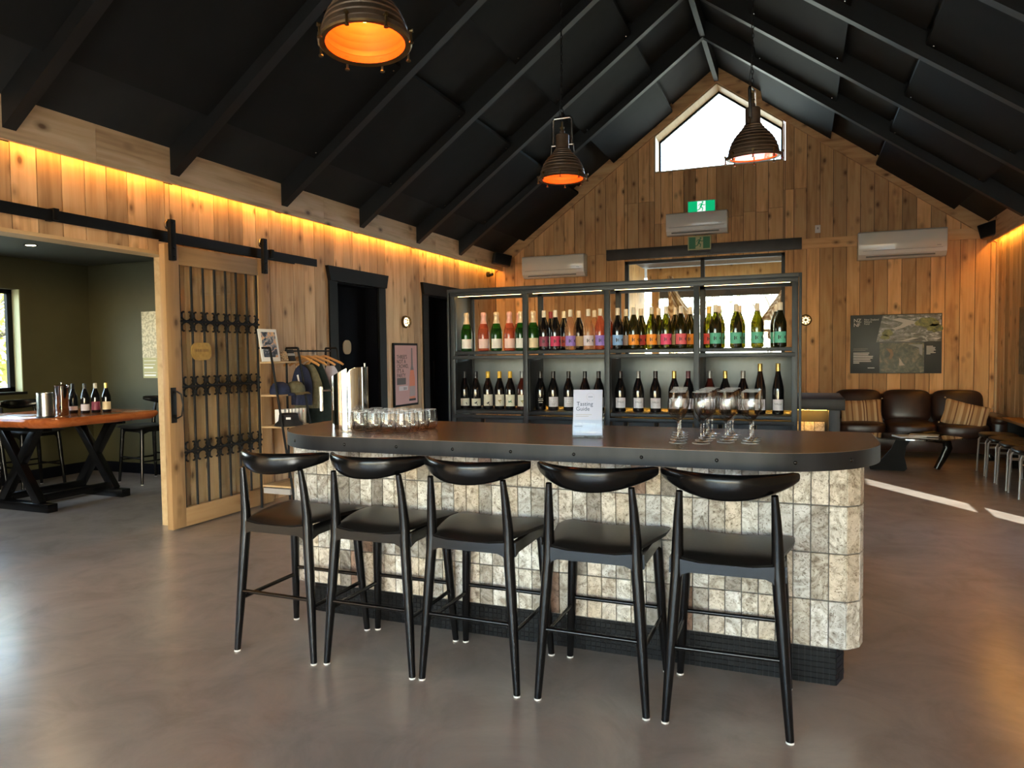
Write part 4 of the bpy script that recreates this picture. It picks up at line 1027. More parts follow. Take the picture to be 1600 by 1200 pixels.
NAVY = noisy('navy_cloth', (.008, .014, .045), (.014, .022, .066), 30, .85); OLVC = noisy('olive_cloth', (.10, .095, .055), (.15, .14, .085), 30, .85); BLKC = noisy('black_cloth', (.007, .007, .009), (.012, .012, .014), 30, .85); GRNC = noisy('dark_green_cloth', (.006, .016, .016), (.010, .024, .024), 30, .9)
def cap(loc, rz, m, label, bucket=False):
    t = thing('bucket_hat' if bucket else 'baseball_cap', label, 'hat', loc, rz)
    if bucket:
        MB().lathe([(.135, .0), (.125, .022), (.098, .045), (.094, .06), (.088, .105), (.07, .118), (0, .12)], 28).build('crown_and_brim', m, t)
        MB().box((.03, -.094, .075), (.045, .004, .02)).build('badge', PAPER, t, False)
    else:
        MB().lathe([(.092, 0), (.096, .03), (.088, .07), (.066, .102), (.03, .118), (0, .12)], 28).build('crown', m, t)
        v = []; f = []
        for i in range(15):
            a = R(-75+150*i/14)
            for r, z in ((.088, .012), (.13, .012), (.088+.075*math.cos(a*.8), .002-.012*abs(math.sin(a)))): v.append((r*math.cos(a), r*math.sin(a), z))
        for i in range(14):
            for j in range(2): f.append((i*3+j, i*3+j+1, (i+1)*3+j+1, (i+1)*3+j))
        g = MB().add(v, f); g.add([(x, y, z-.004) for x, y, z in v], [tuple(reversed(q)) for q in f]); g.build('peak', m, t, True, 60)
    return t
cap((-4.74, 5.72, 1.0855), R(60), NAVY, 'navy baseball cap with white tag on the middle shelf of the rack')
MB().box((.02, .09, .03), (.05, .003, .014)).build('tag', PAPER, bpy.data.objects['baseball_cap'], False)
cap((-4.70, 5.90, 1.0855), R(-15), OLVC, 'olive baseball cap beside the navy cap on the rack shelf')
cap((-4.66, 5.74, .7855), R(20), BLKC, 'black bucket hat on the lower shelf of the rack', True)
for k in range(7):
    t = thing('white_box', 'slim white boxed glass, %s in the row behind the bucket hat' % ORD[k], 'box', (-4.77+.012*k, 5.755+.037*k, .7855), R(12), 'white boxes on the rack shelf')
    MB().bb(-.05, .05, -.0165, .0165, 0, .15, .001).build('carton', PAPER if k < 6 else mat('box_cream', (.72, .66, .56), .6), t)
    if k == 6:
        MB().bb(-.038, .038, -.0172, -.0166, .115, .13).build('red_band', mat('box_red', (.55, .03, .03), .6), t, False)
        MB().bb(-.014, .014, -.0172, -.0166, .05, .10).build('bottle_print', INK, t, False); MB().bb(-.03, .03, -.0172, -.0166, .03, .042).build('bottle_print', INK, t, False)
# hangers and what hangs on them
def hanger(y, rz, label):
    t = thing('clothes_hanger', label, 'hanger', (-4.82, y, 1.50), rz, 'hangers on the rack')
    g = MB().tube([(0, -.002, .010), (0, .010, .014), (0, .014, .0), (0, .004, -.02), (0, 0, -.055)], .0022, 6); g.build('hook', BRUSH, t)
    MB().tube([(-.20, 0, -.150), (-.17, 0, -.128), (-.03, 0, -.062), (0, 0, -.055), (.03, 0, -.062), (.17, 0, -.128), (.20, 0, -.150)], [(.006, .011), (.007, .013), (.008, .013), (.008, .014), (.008, .013), (.007, .013), (.006, .011)], 10).build('shoulder_bar', HANG, t)
    return t
hy = [6.16, 6.27, 6.40, 6.55]
hl = ['wooden hanger carrying the navy bag', 'wooden hanger carrying the olive apron', 'wooden hanger carrying the dark green apron', 'bare wooden hanger at the right end of the rail']
for y, l_, a in zip(hy, hl, (R(8), R(15), R(30), R(40))): hanger(y, a, l_)
def drape(name, loc, rz, w0, w1, h, m, label, cat, depth=.03):
    t = thing(name, label, cat, loc, rz); v = []; f = []; NU, NV = 18, 14
    for side in (1, -1):
        for j in range(NV+1):
            u = j/NV; w = w0 + (w1-w0)*min(1, u*2.2)**.7
            for i in range(NU+1):
                s = -1+2*i/NU; yy = side*depth*(1-s*s)**.5*(.4+.6*u) + .012*u*math.sin(s*9+u*2)
                v.append((s*w/2, yy, -u*h - .05*abs(s)*(1-u)*(1 if w0 > .1 else 0)))
    nb = (NU+1)*(NV+1)
    for o2 in (0, nb):
        for j in range(NV):
            for i in range(NU): f.append((o2+j*(NU+1)+i, o2+j*(NU+1)+i+1, o2+(j+1)*(NU+1)+i+1, o2+(j+1)*(NU+1)+i))
    MB().add(v, f).build('cloth', m, t, True, 80); return t
t = drape('tote_bag', (-4.82, 6.16, 1.37), R(8), .14, .24, .42, NAVY, 'navy cloth bag with white strip hanging on the rack', 'bag'); MB().box((-.01, -.045, -.16), (.018, .004, .10), Euler((0, R(-12), 0))).build('strip', PAPER, t, False)
drape('olive_apron', (-4.82, 6.27, 1.36), R(15), .10, .30, .45, OLVC, 'olive grey apron folded on a hanger, next to the navy bag', 'apron')
drape('green_apron', (-4.82, 6.40, 1.42), R(30), .05, .34, .86, GRNC, 'long dark green apron hanging on the rack beside the steel bucket', 'apron', .05)
drape('white_shirt', (-4.82, 6.66, 1.34), R(35), .08, .26, .55, mat('lavender_cloth', (.55, .53, .66), .9), 'pale lavender shirt hanging at the right end of the rack', 'shirt')

for o in set(bpy.data.objects) - _before:        # stand the rack and what it carries clear of the sliding door
    if o.parent is None: o.location.x *= .975; o.location.y *= .975

# ================================================================== LEFT WALL THINGS
t = thing('framed_poster', 'tall pink party poster in a black frame between the two black doors', 'poster', (XL+.002, 8.5, 1.18))
t.rotation_euler = (0, 0, R(90))
MB().bb(-.322, .322, -.022, 0, -.425, .425, .002).build('frame', BLACK, t)
pk = MB().bb(-.29, .29, -.024, -.0222, -.395, .395).build('poster_sheet', mat('poster_pink', (.58, .30, .29), .55), t, False)
for k, s_ in enumerate(("THREE'S", 'NOT A', 'CROWD,', "IT'S A", 'PARTY')): obj('lettering', text_mesh(s_, .075, INK, .0005), pk, (-.25, -.0245, .215-.062*k))
MB().bb(-.25, -.02, -.0247, -.0242, -.13, -.04).build('text_block', mat('poster_text', (.10, .07, .07), .6), pk, False)
MB().bb(-.20, .03, -.0247, -.0242, -.21, -.15).build('text_block', mat('poster_pale', (.66, .55, .58), .6), pk, False)
obj('lettering', text_mesh('$10', .05, INK, .0005), pk, (-.08, -.0250, -.20))
bp_ = [(.075, -.34), (.225, -.34), (.225, -.05), (.195, .06), (.172, .12), (.165, .36), (.135, .36), (.128, .12), (.105, .06), (.075, -.05)]
MB().prism(bp_, -.0250, -.0242, 1).build('printed_bottle', mat('poster_orange', (.72, .20, .10), .55), pk, False)
MB().prism([(.105, .06), (.195, .06), (.172, .12), (.165, .36), (.135, .36), (.128, .12)], -.0256, -.0250, 1).build('printed_neck', mat('poster_grey', (.16, .12, .12), .5), pk, False)
MB().bb(.075, .225, -.0256, -.0250, -.30, -.16).build('printed_label', mat('poster_grey2', (.40, .28, .28), .5), pk, False)
MB().bb(.06, .24, -.0256, -.0250, -.36, -.33).build('printed_base', INK, pk, False)
BLOW = emission('bulkhead_lamp', (1, .74, .36), 1.3)
def bulkhead(loc, rz, label):
    t = thing('bulkhead_lamp', label, 'lamp', loc, rz); M = Matrix.Rotation(R(90), 3, 'X')
    MB().lathe([(0, 0), (.082, 0), (.085, .02), (.072, .030), (.066, .03)], 28, (0, 0, 0), M).build('back_ring', BRASS, t)
    MB().lathe([(.058, .026), (.052, .048), (.034, .066), (0, .072)], 24, (0, 0, 0), M).build('glass_dome', BLOW, t)
    g = MB()
    for k in range(4):
        a = R(45*k+22); g.tube([(.078*math.cos(a)*u, -.030-.056*math.sqrt(max(0, 1-(u*.96)**2)), .078*math.sin(a)*u) for u in [q/8-1 for q in range(17)]], .0065, 6)
    g.tube([(.05*math.cos(R(15*i)), -.075, .05*math.sin(R(15*i))) for i in range(24)], .006, 6, closed=True)
    g.build('guard', BRASS, t); return t
bulkhead((XL+.001, 8.515, 1.892), R(90), 'round caged bulkhead lamp glowing above the pink poster')
bulkhead((.095, YG-.001, 1.895), 0, 'round caged bulkhead lamp on the end wall right of the wine shelf')
def speaker(loc, rot, label):
    t = thing('wall_speaker', label, 'speaker', loc); t.rotation_euler = rot
    MB().box((0, 0, 0), (.30, .17, .19), None, .012).build('cabinet', DARKP, t); MB().box((0, -.088, 0), (.27, .006, .165), None, .004).build('grille', BLACK, t)
speaker((-4.66, 11.28, 3.03), (0, R(12), R(38)), 'black loudspeaker in the far left corner under the eaves'); speaker((2.40, 11.36, 3.03), (0, R(-14), R(-28)), 'black loudspeaker in the far right corner under the eaves')
for o_n, x, y in (('wall_speaker', -4.66, 11.28), ('wall_speaker.001', 2.40, 11.36)):
    MB().box((0, .14, 0), (.03, .14, .03)).build('bracket', DARKP, bpy.data.objects[o_n], False)
t = thing('security_camera', 'small black dome camera high on the left wall corner', 'camera', (XL+.002, 11.32, 2.80)); t.rotation_euler = (0, 0, R(90))
MB().lathe([(0, 0), (.045, 0), (.045, .05), (.035, .055), (.03, .10), (.0, .11)], 20, (0, 0, 0), Matrix.Rotation(R(90), 3, 'X')).build('housing', DARKP, t)
MB().lathe([(.0, .112), (.022, .108), (.026, .10)], 16, (0, 0, 0), Matrix.Rotation(R(90), 3, 'X')).build('lens', BLKW, t)

# ================================================================== END WALL THINGS
def heat_pump(x0, x1, z0, z1, label):
    t = thing('heat_pump', label, 'heat pump', ((x0+x1)/2, YG-.024, z0)); w_, h_ = x1-x0, z1-z0
    MB().prism([(0, 0), (-.15, .0), (-.215, .055), (-.225, .11), (-.225, h_-.02), (-.20, h_), (0, h_)], -w_/2, w_/2, 0).build('housing', WHITEP, t, True, 30)
    MB().bb(-w_/2+.012, w_/2-.012, -.231, -.224, .115, h_-.018, .003).build('front_panel', mat('glossy_white_plastic', (.74, .72, .66), .12), t)
    MB().box((-.02, -.186, .036), (w_*.78, .012, .055), Euler((R(-40), 0, 0)), .003).build('louvre', GREYP, t)
    MB().box((0, -.226, .108), (w_*.9, .006, .004)).build('shadow_gap', GREYP, t, False)
    MB().box((w_/2-.10, -.2315, .14), (.05, .001, .008)).build('badge', GREYP, t, False)
heat_pump(-4.36, -3.28, 2.72, 3.075, 'white heat pump low on the left of the end wall'); heat_pump(-1.94, -1.02, 3.27, 3.60, 'white heat pump above the glazed door, below the green exit sign'); heat_pump(.785, 1.89, 2.735, 3.115, 'white heat pump on the right above the river picture board')
def running_man(par, sx, m, y):
    g = MB()
    def seg(p, q, w_):
        P, Q = Vector((p[0], 0, p[1])), Vector((q[0], 0, q[1])); d = (Q-P).normalized(); n_ = Vector((-d.z, 0, d.x))*w_/2
        g.add([((v.x)*sx, y, v.z*sx) for v in (P-n_, Q-n_, Q+n_, P+n_)], [(0, 1, 2, 3)])
    g.add([(sx*(.10+.075*math.cos(R(30*i))), y, sx*(.36+.075*math.sin(R(30*i)))) for i in range(12)], [tuple(range(12))])
    seg((.06, .27), (-.06, -.02), .15); seg((.05, .24), (.20, .10), .06); seg((.20, .10), (.30, .16), .055); seg((.03, .26), (-.14, .22), .06); seg((-.14, .22), (-.22, .08), .055)
    seg((-.04, -.02), (.12, -.14), .085); seg((.12, -.14), (.06, -.36), .07); seg((-.06, 0), (-.14, -.20), .085); seg((-.14, -.20), (-.36, -.28), .07)
    g.build('running_figure', m, par, False)
SIGN = emission('exit_sign_green', (.004, .36, .13), .30); SIGNW = emission('exit_sign_white', (.85, 1, .92), .24); SDK = mat('photolum_green', (.035, .20, .09), .5); SPL = mat('photolum_pale', (.50, .52, .28), .6)
t = thing('exit_sign', 'lit green running man exit sign on top of the heat pump', 'exit sign', (-1.42, YG-.024, 3.70))
MB().box((0, -.03, 0), (.425, .05, .20), None, .006).build('box', WHITEP, t); MB().box((0, -.056, 0), (.405, .004, .18)).build('green_face', SIGN, t, False); MB().box((0, -.0585, 0), (.125, .003, .17)).build('white_field', SIGNW, t, False); running_man(t, .19, MATS['exit_sign_green'], -.0605)
t = thing('exit_sign', 'unlit green and cream running man exit sign over the glazed door head', 'exit sign', (-1.445, YG-.10, 3.135))
MB().box((0, -.02, 0), (.355, .03, .215), None, .004).build('cream_plate', SPL, t); MB().box((0, -.0365, 0), (.32, .003, .18)).build('green_face', SDK, t, False); MB().box((0, -.0385, 0), (.115, .003, .175)).build('cream_field', SPL, t, False); running_man(t, .19, SDK, -.0405)
MB().box((-.0, -.01, -.125), (.31, .05, .035)).build('battery_box', DARKP, t, False)
t = thing('wall_switch', 'small white sensor plate left of the right heat pump', 'switch', (.255, YG-.002, 3.24)); MB().box((0, -.006, 0), (.075, .012, .115), None, .003).build('plate', WHITEP, t); MB().box((0, -.013, .01), (.02, .004, .03)).build('button', GREYP, t, False)
# picture board
bx0, bx1, bz0, bz1 = .705, 1.875, 1.095, 1.945
t = thing('picture_board', 'grey information board with river photograph above the sofa', 'poster', ((bx0+bx1)/2, YG-.003, (bz0+bz1)/2)); w_, h_ = bx1-bx0, bz1-bz0
MB().box((0, -.010, 0), (w_, .02, h_), None, .002).build('panel', mat('slate_print', (.050, .060, .066), .45), t)
def photo_mat(name, cols, sc, st):
    m = bpy.data.materials.new(name); m.use_nodes = True; t_ = m.node_tree; b = t_.nodes['Principled BSDF']; tcd = N(t_, 'TexCoord'); mpn = N(t_, 'Mapping'); mpn.inputs['Scale'].default_value = st; t_.links.new(tcd.outputs['Object'], mpn.inputs['Vector'])
    n_ = N(t_, 'TexNoise'); n_.inputs['Scale'].default_value = sc; n_.inputs['Detail'].default_value = 7; n_.inputs['Roughness'].default_value = .65; n_.inputs['Distortion'].default_value = .8; t_.links.new(mpn.outputs[0], n_.inputs['Vector'])
    c_ = ramp(t_, cols); t_.links.new(n_.outputs['Fac'], c_.inputs['Fac']); t_.links.new(c_.outputs['Color'], b.inputs['Base Color']); b.inputs['Roughness'].default_value = .4
    return m
STREAM = photo_mat('stream_photo', [(.32, (.03, .036, .028)), (.42, (.10, .105, .085)), (.5, (.17, .18, .165)), (.56, (.32, .33, .34)), (.63, (.62, .62, .61))], 9, (1, 1, 2.2))
FOREST = photo_mat('forest_photo', [(.32, (.02, .028, .016)), (.46, (.065, .078, .045)), (.56, (.15, .145, .09)), (.66, (.30, .24, .16))], 14, (1, 1, 1))
MOSS = photo_mat('moss_photo', [(.35, (.05, .06, .015)), (.5, (.16, .17, .03)), (.65, (.30, .29, .07))], 20, (1, 1, 1))
tp_ = MB().prism([(-w_/2+.34, .03), (w_/2-.012, .03), (w_/2-.012, h_/2-.012), (-w_/2+.42, h_/2-.012)], -.0216, -.0205, 1).build('river_photo', STREAM, t, False)
fp_ = MB().bb(-w_/2+.385, w_/2-.22, -.0216, -.0205, -h_/2+.012, .015).build('forest_photo', FOREST, t, False)
for cx_, cz_, a_, b_2 in ((.40, .30, .15, .07), (.50, .22, .10, .06), (-.10, .16, .07, .05), (-.13, .10, .06, .035)):
    MB().prism([(cx_+a_*math.cos(R(24*i))*(1+.12*math.sin(i*5)), cz_+b_2*math.sin(R(24*i))*(1+.15*math.sin(i*3))) for i in range(15)], -.0224, -.0217, 1).build('moss_patch', MOSS, tp_, False)
WAT = mat('photo_white_water', (.55, .54, .52), .5)
for pts in ([(-.05, .35), (.05, .37), (.20, .33), (.32, .30), (.20, .28), (.10, .23), (.00, .20), (-.05, .22), (.06, .26), (.10, .30)], [(-.02, .04), (.10, .05), (.22, .09), (.30, .08), (.18, .05), (.10, .035)]): MB().prism(pts, -.0222, -.0217, 1).build('white_water', WAT, tp_, False)
MB().prism([(.16, -.01), (.345, -.01), (.345, -.17), (.31, -.15), (.30, -.06), (.24, -.03)], -.0224, -.0217, 1).build('photo_sky', mat('photo_sky', (.30, .31, .31), .5), fp_, False)
MB().prism([(.05, -.20), (.075, -.23), (.10, -.28), (.13, -.31), (.05, -.315), (.055, -.26)], -.0228, -.0217, 1).build('pale_figure', mat('photo_cloth', (.55, .50, .44), .6), fp_, False)
MB().prism([(-.12, -.06), (-.04, -.08), (-.02, -.16), (-.05, -.22), (-.08, -.22), (-.06, -.14)], -.0224, -.0217, 1).build('pale_branch', mat('photo_branch', (.26, .18, .11), .6), fp_, False)
for s_, x_, z_ in (('N', -.545, .322), ('Z', -.490, .322), ('N', -.545, .258), ('F', -.490, .258)): obj('lettering', text_mesh(s_, .075, PAPER, .0004), t, (x_, -.0212, z_))
for k, s_ in enumerate(('New Zealand', 'Nature', 'Fund')): obj('lettering', text_mesh(s_, .035, PAPER, .0003), t, (-.405, -.0225, .345-.030*k))
for k, wd in enumerate((.21, .20, .26, .255, .225, .235, .08)): MB().bb(-w_/2+.04, -w_/2+.04+wd, -.0214, -.0204, -.135-.024*k, -.122-.024*k).build('caption_line', PAPER, t, False)
for k, wd in enumerate((.19, .16)): MB().bb(-w_/2+.04, -w_/2+.04+wd, -.0214, -.0204, -.070-.022*k, -.064-.022*k).build('caption_line', GREYP, t, False)
for k, wd in enumerate((.08, .11, .105, .115, .09, .115, .05)): MB().bb(w_/2-.19, w_/2-.19+wd, -.0214, -.0204, -.045-.018*k, -.036-.018*k).build('caption_line', PAPER, t, False)
MB().bb(-w_/2+.23, -w_/2+.32, -.0214, -.0204, -.352, -.338).build('caption_line', PAPER, t, False)
t = thing('wall_frame', 'grey framed sheet on the right wall at the edge of view', 'poster', (XR-.002, 10.1, 1.53)); t.rotation_euler = (0, 0, R(-90))
MB().bb(-.45, .45, -.02, 0, -.41, .41, .002).build('frame', mat('grey_board', (.16, .15, .13), .5), t); MB().bb(-.42, .42, -.022, -.02, -.38, .38).build('sheet', abstract('sheet_print', [(.4, (.10, .10, .08)), (.6, (.22, .20, .16))], 8), t, False)

# ================================================================== LOUNGE
sf = thing('leather_sofa', 'dark brown leather three-seat sofa against the end wall', 'sofa', (1.40, 11.2, 0))
MB().box((0, -.02, .20), (1.80, .78, .24), None, .02).build('base', BROWNL, sf)
MB().box((0, .34, .50), (1.84, .18, .62), None, .05, 3).build('back_frame', BROWNL, sf)
for x in (-.60, 0, .60):
    MB().soft((x*1.0, -.11, .365), (.605, .74, .20), 5, 32, 18, None, lambda q: Vector((q.x, q.y, q.z*(1+.18*(1-q.x*q.x)*(1-q.y*q.y))))).build('seat_cushion', BROWNL, sf, True, 80)
    MB().soft((x*1.02, .20, .64), (.615, .26, .46), 4.5, 32, 18, Euler((R(-12), 0, 0)), lambda q: Vector((q.x*(1+.02*q.z), q.y*(1+.25*(1-q.x*q.x)), q.z))).build('back_cushion', BROWNL, sf, True, 80)
for s in (-1, 1):
    MB().soft((s*.995, -.05, .30), (.21, .84, .52), 7, 28, 18).build('arm', BROWNL, sf, True, 80)
    MB().soft((s*.995, -.06, .515), (.235, .86, .13), 4, 28, 14).build('arm_pad', BROWNL, sf, True, 80)
    for y in (-.36, .33): MB().box((s*.90, y, .045), (.07, .07, .09), None, .004).build('foot', BLKW, sf)
def striped():
    m = bpy.data.materials.new('striped_cloth'); m.use_nodes = True; t_ = m.node_tree; b = t_.nodes['Principled BSDF']; tcd = N(t_, 'TexCoord'); sp = N(t_, 'SeparateXYZ'); t_.links.new(tcd.outputs['Object'], sp.inputs[0])
    mr_ = N(t_, 'MapRange'); mr_.inputs['From Min'].default_value = -.27; mr_.inputs['From Max'].default_value = .27; t_.links.new(sp.outputs['X'], mr_.inputs['Value'])
    A, B, C_, D = (.50, .33, .17), (.36, .21, .10), (.20, .10, .05), (.62, .46, .27)
    seq = [(0, A), (.08, D), (.13, B), (.20, A), (.27, C_), (.30, A), (.36, D), (.42, B), (.50, D), (.54, C_), (.57, D), (.60, C_), (.63, A), (.70, B), (.78, D), (.84, C_), (.88, A), (.94, B)]
    c_ = ramp(t_, seq); c_.color_ramp.interpolation = 'CONSTANT'; t_.links.new(mr_.outputs[0], c_.inputs['Fac']); t_.links.new(c_.outputs['Color'], b.inputs['Base Color']); b.inputs['Roughness'].default_value = .85
    return m
STR = striped()
def cushion(loc, rot, label):
    t = thing('striped_cushion', label, 'cushion', loc); t.rotation_euler = rot
    def pinch(q):
        return Vector((q.x*(1-.10*(1-q.z*q.z)*abs(q.x)), q.y*(1-.92*max(abs(q.x), abs(q.z))**3), q.z*(1-.10*(1-q.x*q.x))))
    MB().soft((0, 0, 0), (.54, .17, .36), 9, 36, 24, None, pinch).build('cover', STR, t, True, 80)
    g = MB()
    for sx in (-1, 1):
        for sz in (-1, 1): g.tube([(sx*.262, 0, sz*.172), (sx*.278, 0, sz*.184)], [.006, .011], 6)
    g.build('corner_tassel', mat('tassel_cloth', (.6, .45, .27), .9), t)
cushion((.80, 10.93, .585), (R(-16), R(-3), R(2)), 'striped tan cushion upright at the left end of the sofa'); cushion((2.02, 10.86, .575), (R(-24), R(14), R(-6)), 'striped tan cushion slumped against the right arm of the sofa')
ct = thing('coffee_table', 'low glass coffee table on curved black wooden legs before the sofa', 'coffee table', (1.18, 9.55, 0))
tt = [(.46*math.cos(a)*(1+.16*math.sin(a+1)+.12*math.cos(3*a)), .36*math.sin(a)*(1+.10*math.cos(2*a+.6))) for a in [2*math.pi*i/48 for i in range(48)]]
MB().prism(tt, .405, .420, 2).build('glass_top', thin_glass('table_glass', (.75, .82, .80), .22, .95), ct, True, 30)
def curved(p0, mirror):
    v = []; prof = [(0, .0, .07), (.06, .12, .09), (.12, .26, .11), (.10, .36, .13), (-.05, .395, .14), (-.28, .398, .10), (-.42, .35, .075), (-.46, .2, .06), (-.48, .06, .04), (-.485, .0, .028)]
    return MB().tube([(x, 0, z+.012) for x, z, w2 in prof], [(.03, w2*.5) for x, z, w2 in prof], 12)
o = curved(0, 0).build('curved_leg', BLKW, ct, True, 60); o.location = (.36, .28, -.006); o.rotation_euler = (0, 0, R(10)); o.scale = (1, 1, .985)
g = MB().prism([(-.34, .0), (.02, .0), (.05, .03), (.02, .16), (.04, .30), (.10, .40), (-.06, .40), (-.12, .26), (-.22, .13), (-.36, .05)], -.03, .03, 1); o = g.build('curved_leg', BLACK, ct, True, 40); o.location = (-.03, .05, 0); o.rotation_euler = (0, 0, R(-8))
for k, (dx, dy, a, lb) in enumerate(((-.06, .02, 20, 'bottom'), (.10, .06, -12, 'top'))):
    t = thing('magazine', 'thin pale magazine on the glass coffee table, %s of the pair' % lb, 'magazine', (1.27+dx, 9.53+dy, .4205+.009*k), R(a)); MB().bb(-.15, .15, -.105, .105, 0, .0085, .001).build('pages', PAPER, t); MB().bb(-.151, .151, -.106, .106, .0085, .009).build('cover', mat('magazine_cover', (.42, .44, .42), .35), t, False)
# long timber bench table and its stools along the right wall
bt = thing('bench_table', 'long low slatted timber table along the right wall', 'table', (2.36, 8.9, 0))
for k in range(2): MB().bb(-.04+.098*k, .055+.098*k, -1.5, 1.5, .56, .595, .004).build('slat', BENCHW, bt)
for y in (-1.3, 0, 1.3): MB().bb(-.03, .14, y-.03, y+.03, 0, .56, .003).build('trestle', BLACK, bt)
def low_stool(loc, label):
    t = thing('low_stool', label, 'stool', loc, 0, 'low black stools along the bench table')
    MB().soft((0, 0, .445), (.36, .40, .06), 4, 28, 10).build('seat', LEATH, t, True, 80)
    for sx in (-1, 1):
        for sy in (-1, 1): MB().tube([(sx*.13, sy*.15, .425), (sx*.155, sy*.175, .38), (sx*.17, sy*.19, 0)], .0105, 8).build('leg', mat('grey_tube', (.42, .42, .42), .35, .8), t)
    g = MB(); [g.tube([(-.16, sy*.18, .33), (.16, sy*.18, .33)], .007, 6) for sy in (-1, 1)]; g.build('crossbar', MATS['grey_tube'], t); return t
for k, y in enumerate((8.28, 8.74, 9.20, 9.66)): low_stool((2.125, y, 0), 'low black stool with grey tube legs, %s from the camera beside the bench table' % ORD[k])
# second counter beyond the shelf
c2 = thing('service_counter', 'second tiled counter with amber lit overhang beside the wine shelf', 'counter', (-.6, 5.98, 0))
MB().bb(-1.6, .84, -.27, .30, 0, 1.02).build('core', DGROUT, c2, False)
MB().bb(-1.7, .905, -.43, .36, 1.02, 1.10, .004).build('top_slab', BAREDGE, c2)
for k in range(3):
    for r in range(4): obj('tile', tile_me, c2, (.585+.0697*k+.02, -.283, .1+.2015*r+.118), (0, 0, 0))
MB().bb(.80, .875, -.40, .30, 0, 1.02, .003).build('end_panel', BAREDGE, c2)
MB().bb(-1.5, .79, -.33, -.318, 1.012, 1.018).build('led_strip', emission('counter_led', (1, .48, .06), 22), c2, False)

# ================================================================== PENDANTS
BULB = emission('filament', (1, .50, .11), 20)
def pendant(loc, tilt, label):
    t = thing('pendant_lamp', label, 'pendant lamp', loc); zc = zr(loc[0])+.11 - loc[2]
    b = bpy.data.objects.new('lamp_head', None)
    hd_ = []
    out = [(.198, -.002), (.208, .004), (.208, .020), (.196, .026), (.190, .030)]
    z = .030; rr_ = [(.190, .03), (.186, .060), (.176, .092), (.163, .122), (.146, .150), (.126, .176), (.104, .200), (.083, .222), (.068, .242), (.058, .262)]
    for k in range(len(rr_)-1):
        (r0, z0), (r1, z1) = rr_[k], rr_[k+1]; out += [(r0+.003, z0+.004), ((r0+r1)/2+.004, (z0+z1)/2), (r1+.0005, z1-.002)]
    out += [(.057, .27), (.057, .372), (.050, .380), (.022, .384), (.022, .41), (0, .412)]
    Mt = tilt.to_matrix() if tilt else Matrix.Identity(3)
    MB().lathe(out, 40, (0, 0, 0), Mt).build('shade', BRONZE, t, True, 30)
    inn = [(.176, .002), (.172, .03)]
    for k in range(len(rr_)-2):
        (r0, z0), (r1, z1) = rr_[k], rr_[k+1]; inn += [(r0-.012, z0+.002), (r0-.012-.003, z0+.006), (r1-.010, z1-.002)]
    inn += [(.03, .24), (0, .245)]
    MB().lathe(inn, 40, (0, 0, 0), Mt).build('copper_lining', COPPERI, t, True, 30)
    MB().lathe([(.176, .0), (.200, -.004), (.206, .002)], 40, (0, 0, 0), Mt).build('rim_ring', BRASS, t, True, 40)
    MB().lathe([(.0, .006), (.177, .006)], 40, (0, 0, 0), Mt).build('lens', thin_glass('lamp_lens', (1, 1, 1), .07, .6), t, False)
    MB().lathe([(0, .10), (.018, .108), (.026, .128), (.022, .155), (.012, .18), (.012, .24)], 16, (0, 0, 0), Mt).build('bulb', BULB, t)
    for k in range(8):
        a = R(45*k+12); g = MB(); c_, s_ = math.cos(a), math.sin(a)
        P = lambda r, z_: Mt @ Vector((r*c_, r*s_, z_))
        g.tube([P(.212, .032), P(.212, -.020)], .0055, 8); g.tube([P(.212, -.020), P(.212, -.026)], .011, 8); g.tube([P(.205, .03), P(.222, .03)], .009, 8); g.build('clamp_bolt', BRASS, t)
    yk = MB().tube([Mt @ Vector(p) for p in ((-.085, 0, .285), (-.085, 0, .505), (-.070, 0, .525), (.070, 0, .525), (.085, 0, .505), (.085, 0, .285))], [(.005, .012)]*6, 8)
    yk.tube([Mt @ Vector((-.095, 0, .292)), Mt @ Vector((.095, 0, .292))], .007, 8); yk.build('yoke', BRUSH, t)
    g = MB()
    for s in (-1, 1): MB().tube([Mt @ Vector((s*.098, 0, .295)), Mt @ Vector((s*.10, 0, .25)), Mt @ Vector((s*.105, 0, .215))], .004, 6).build('side_arm', BRASS, t)
    MB().lathe([(.012, .384), (.012, .43), (.020, .434), (.020, .444), (.008, .448), (.008, .49), (0, .492)], 12, (0, 0, 0), Mt).build('cable_gland', BRASS, t)
    top_ = Mt @ Vector((0, 0, .53)); g = MB(); L = zc - top_.z; n_ = int(L/.034)
    for k in range(n_):
        z_ = top_.z + (k+.5)*L/n_; h_ = L/n_*.66
        p = [((.009*math.cos(a), .0) if k % 2 else (.0, .009*math.cos(a))) + (h_*math.sin(a),) for a in [2*math.pi*i/8 for i in range(8)]]
        g.tube([(q[0]+top_.x*(1-k/n_), q[1]+top_.y*(1-k/n_), z_+q[2]) for q in p], .0028, 5, closed=True)
    g.build('chain', IRON, t)
    MB().tube([(top_.x, .02, top_.z-.06), (top_.x-.03, .02, top_.z+.05), (top_.x-.012, .01, top_.z+.2), (0, .008, zc)], .0028, 6).build('cord', DARKP, t)
    MB().lathe([(0, zc-.02), (.04, zc-.02), (.045, zc)], 16).build('ceiling_rose', DARKP, t)
pendant((-1.80, 2.80, 2.835), Euler((R(-4), R(-4), 0)), 'large copper-lined pendant lamp nearest the camera at the top of view')
pendant((-1.90, 6.0, 2.945), None, 'bronze pendant lamp on a chain left of the gable window')
pendant((-.335, 6.0, 2.955), Euler((R(0), R(-5), R(80))), 'bronze pendant lamp on a chain hanging before the gable window')

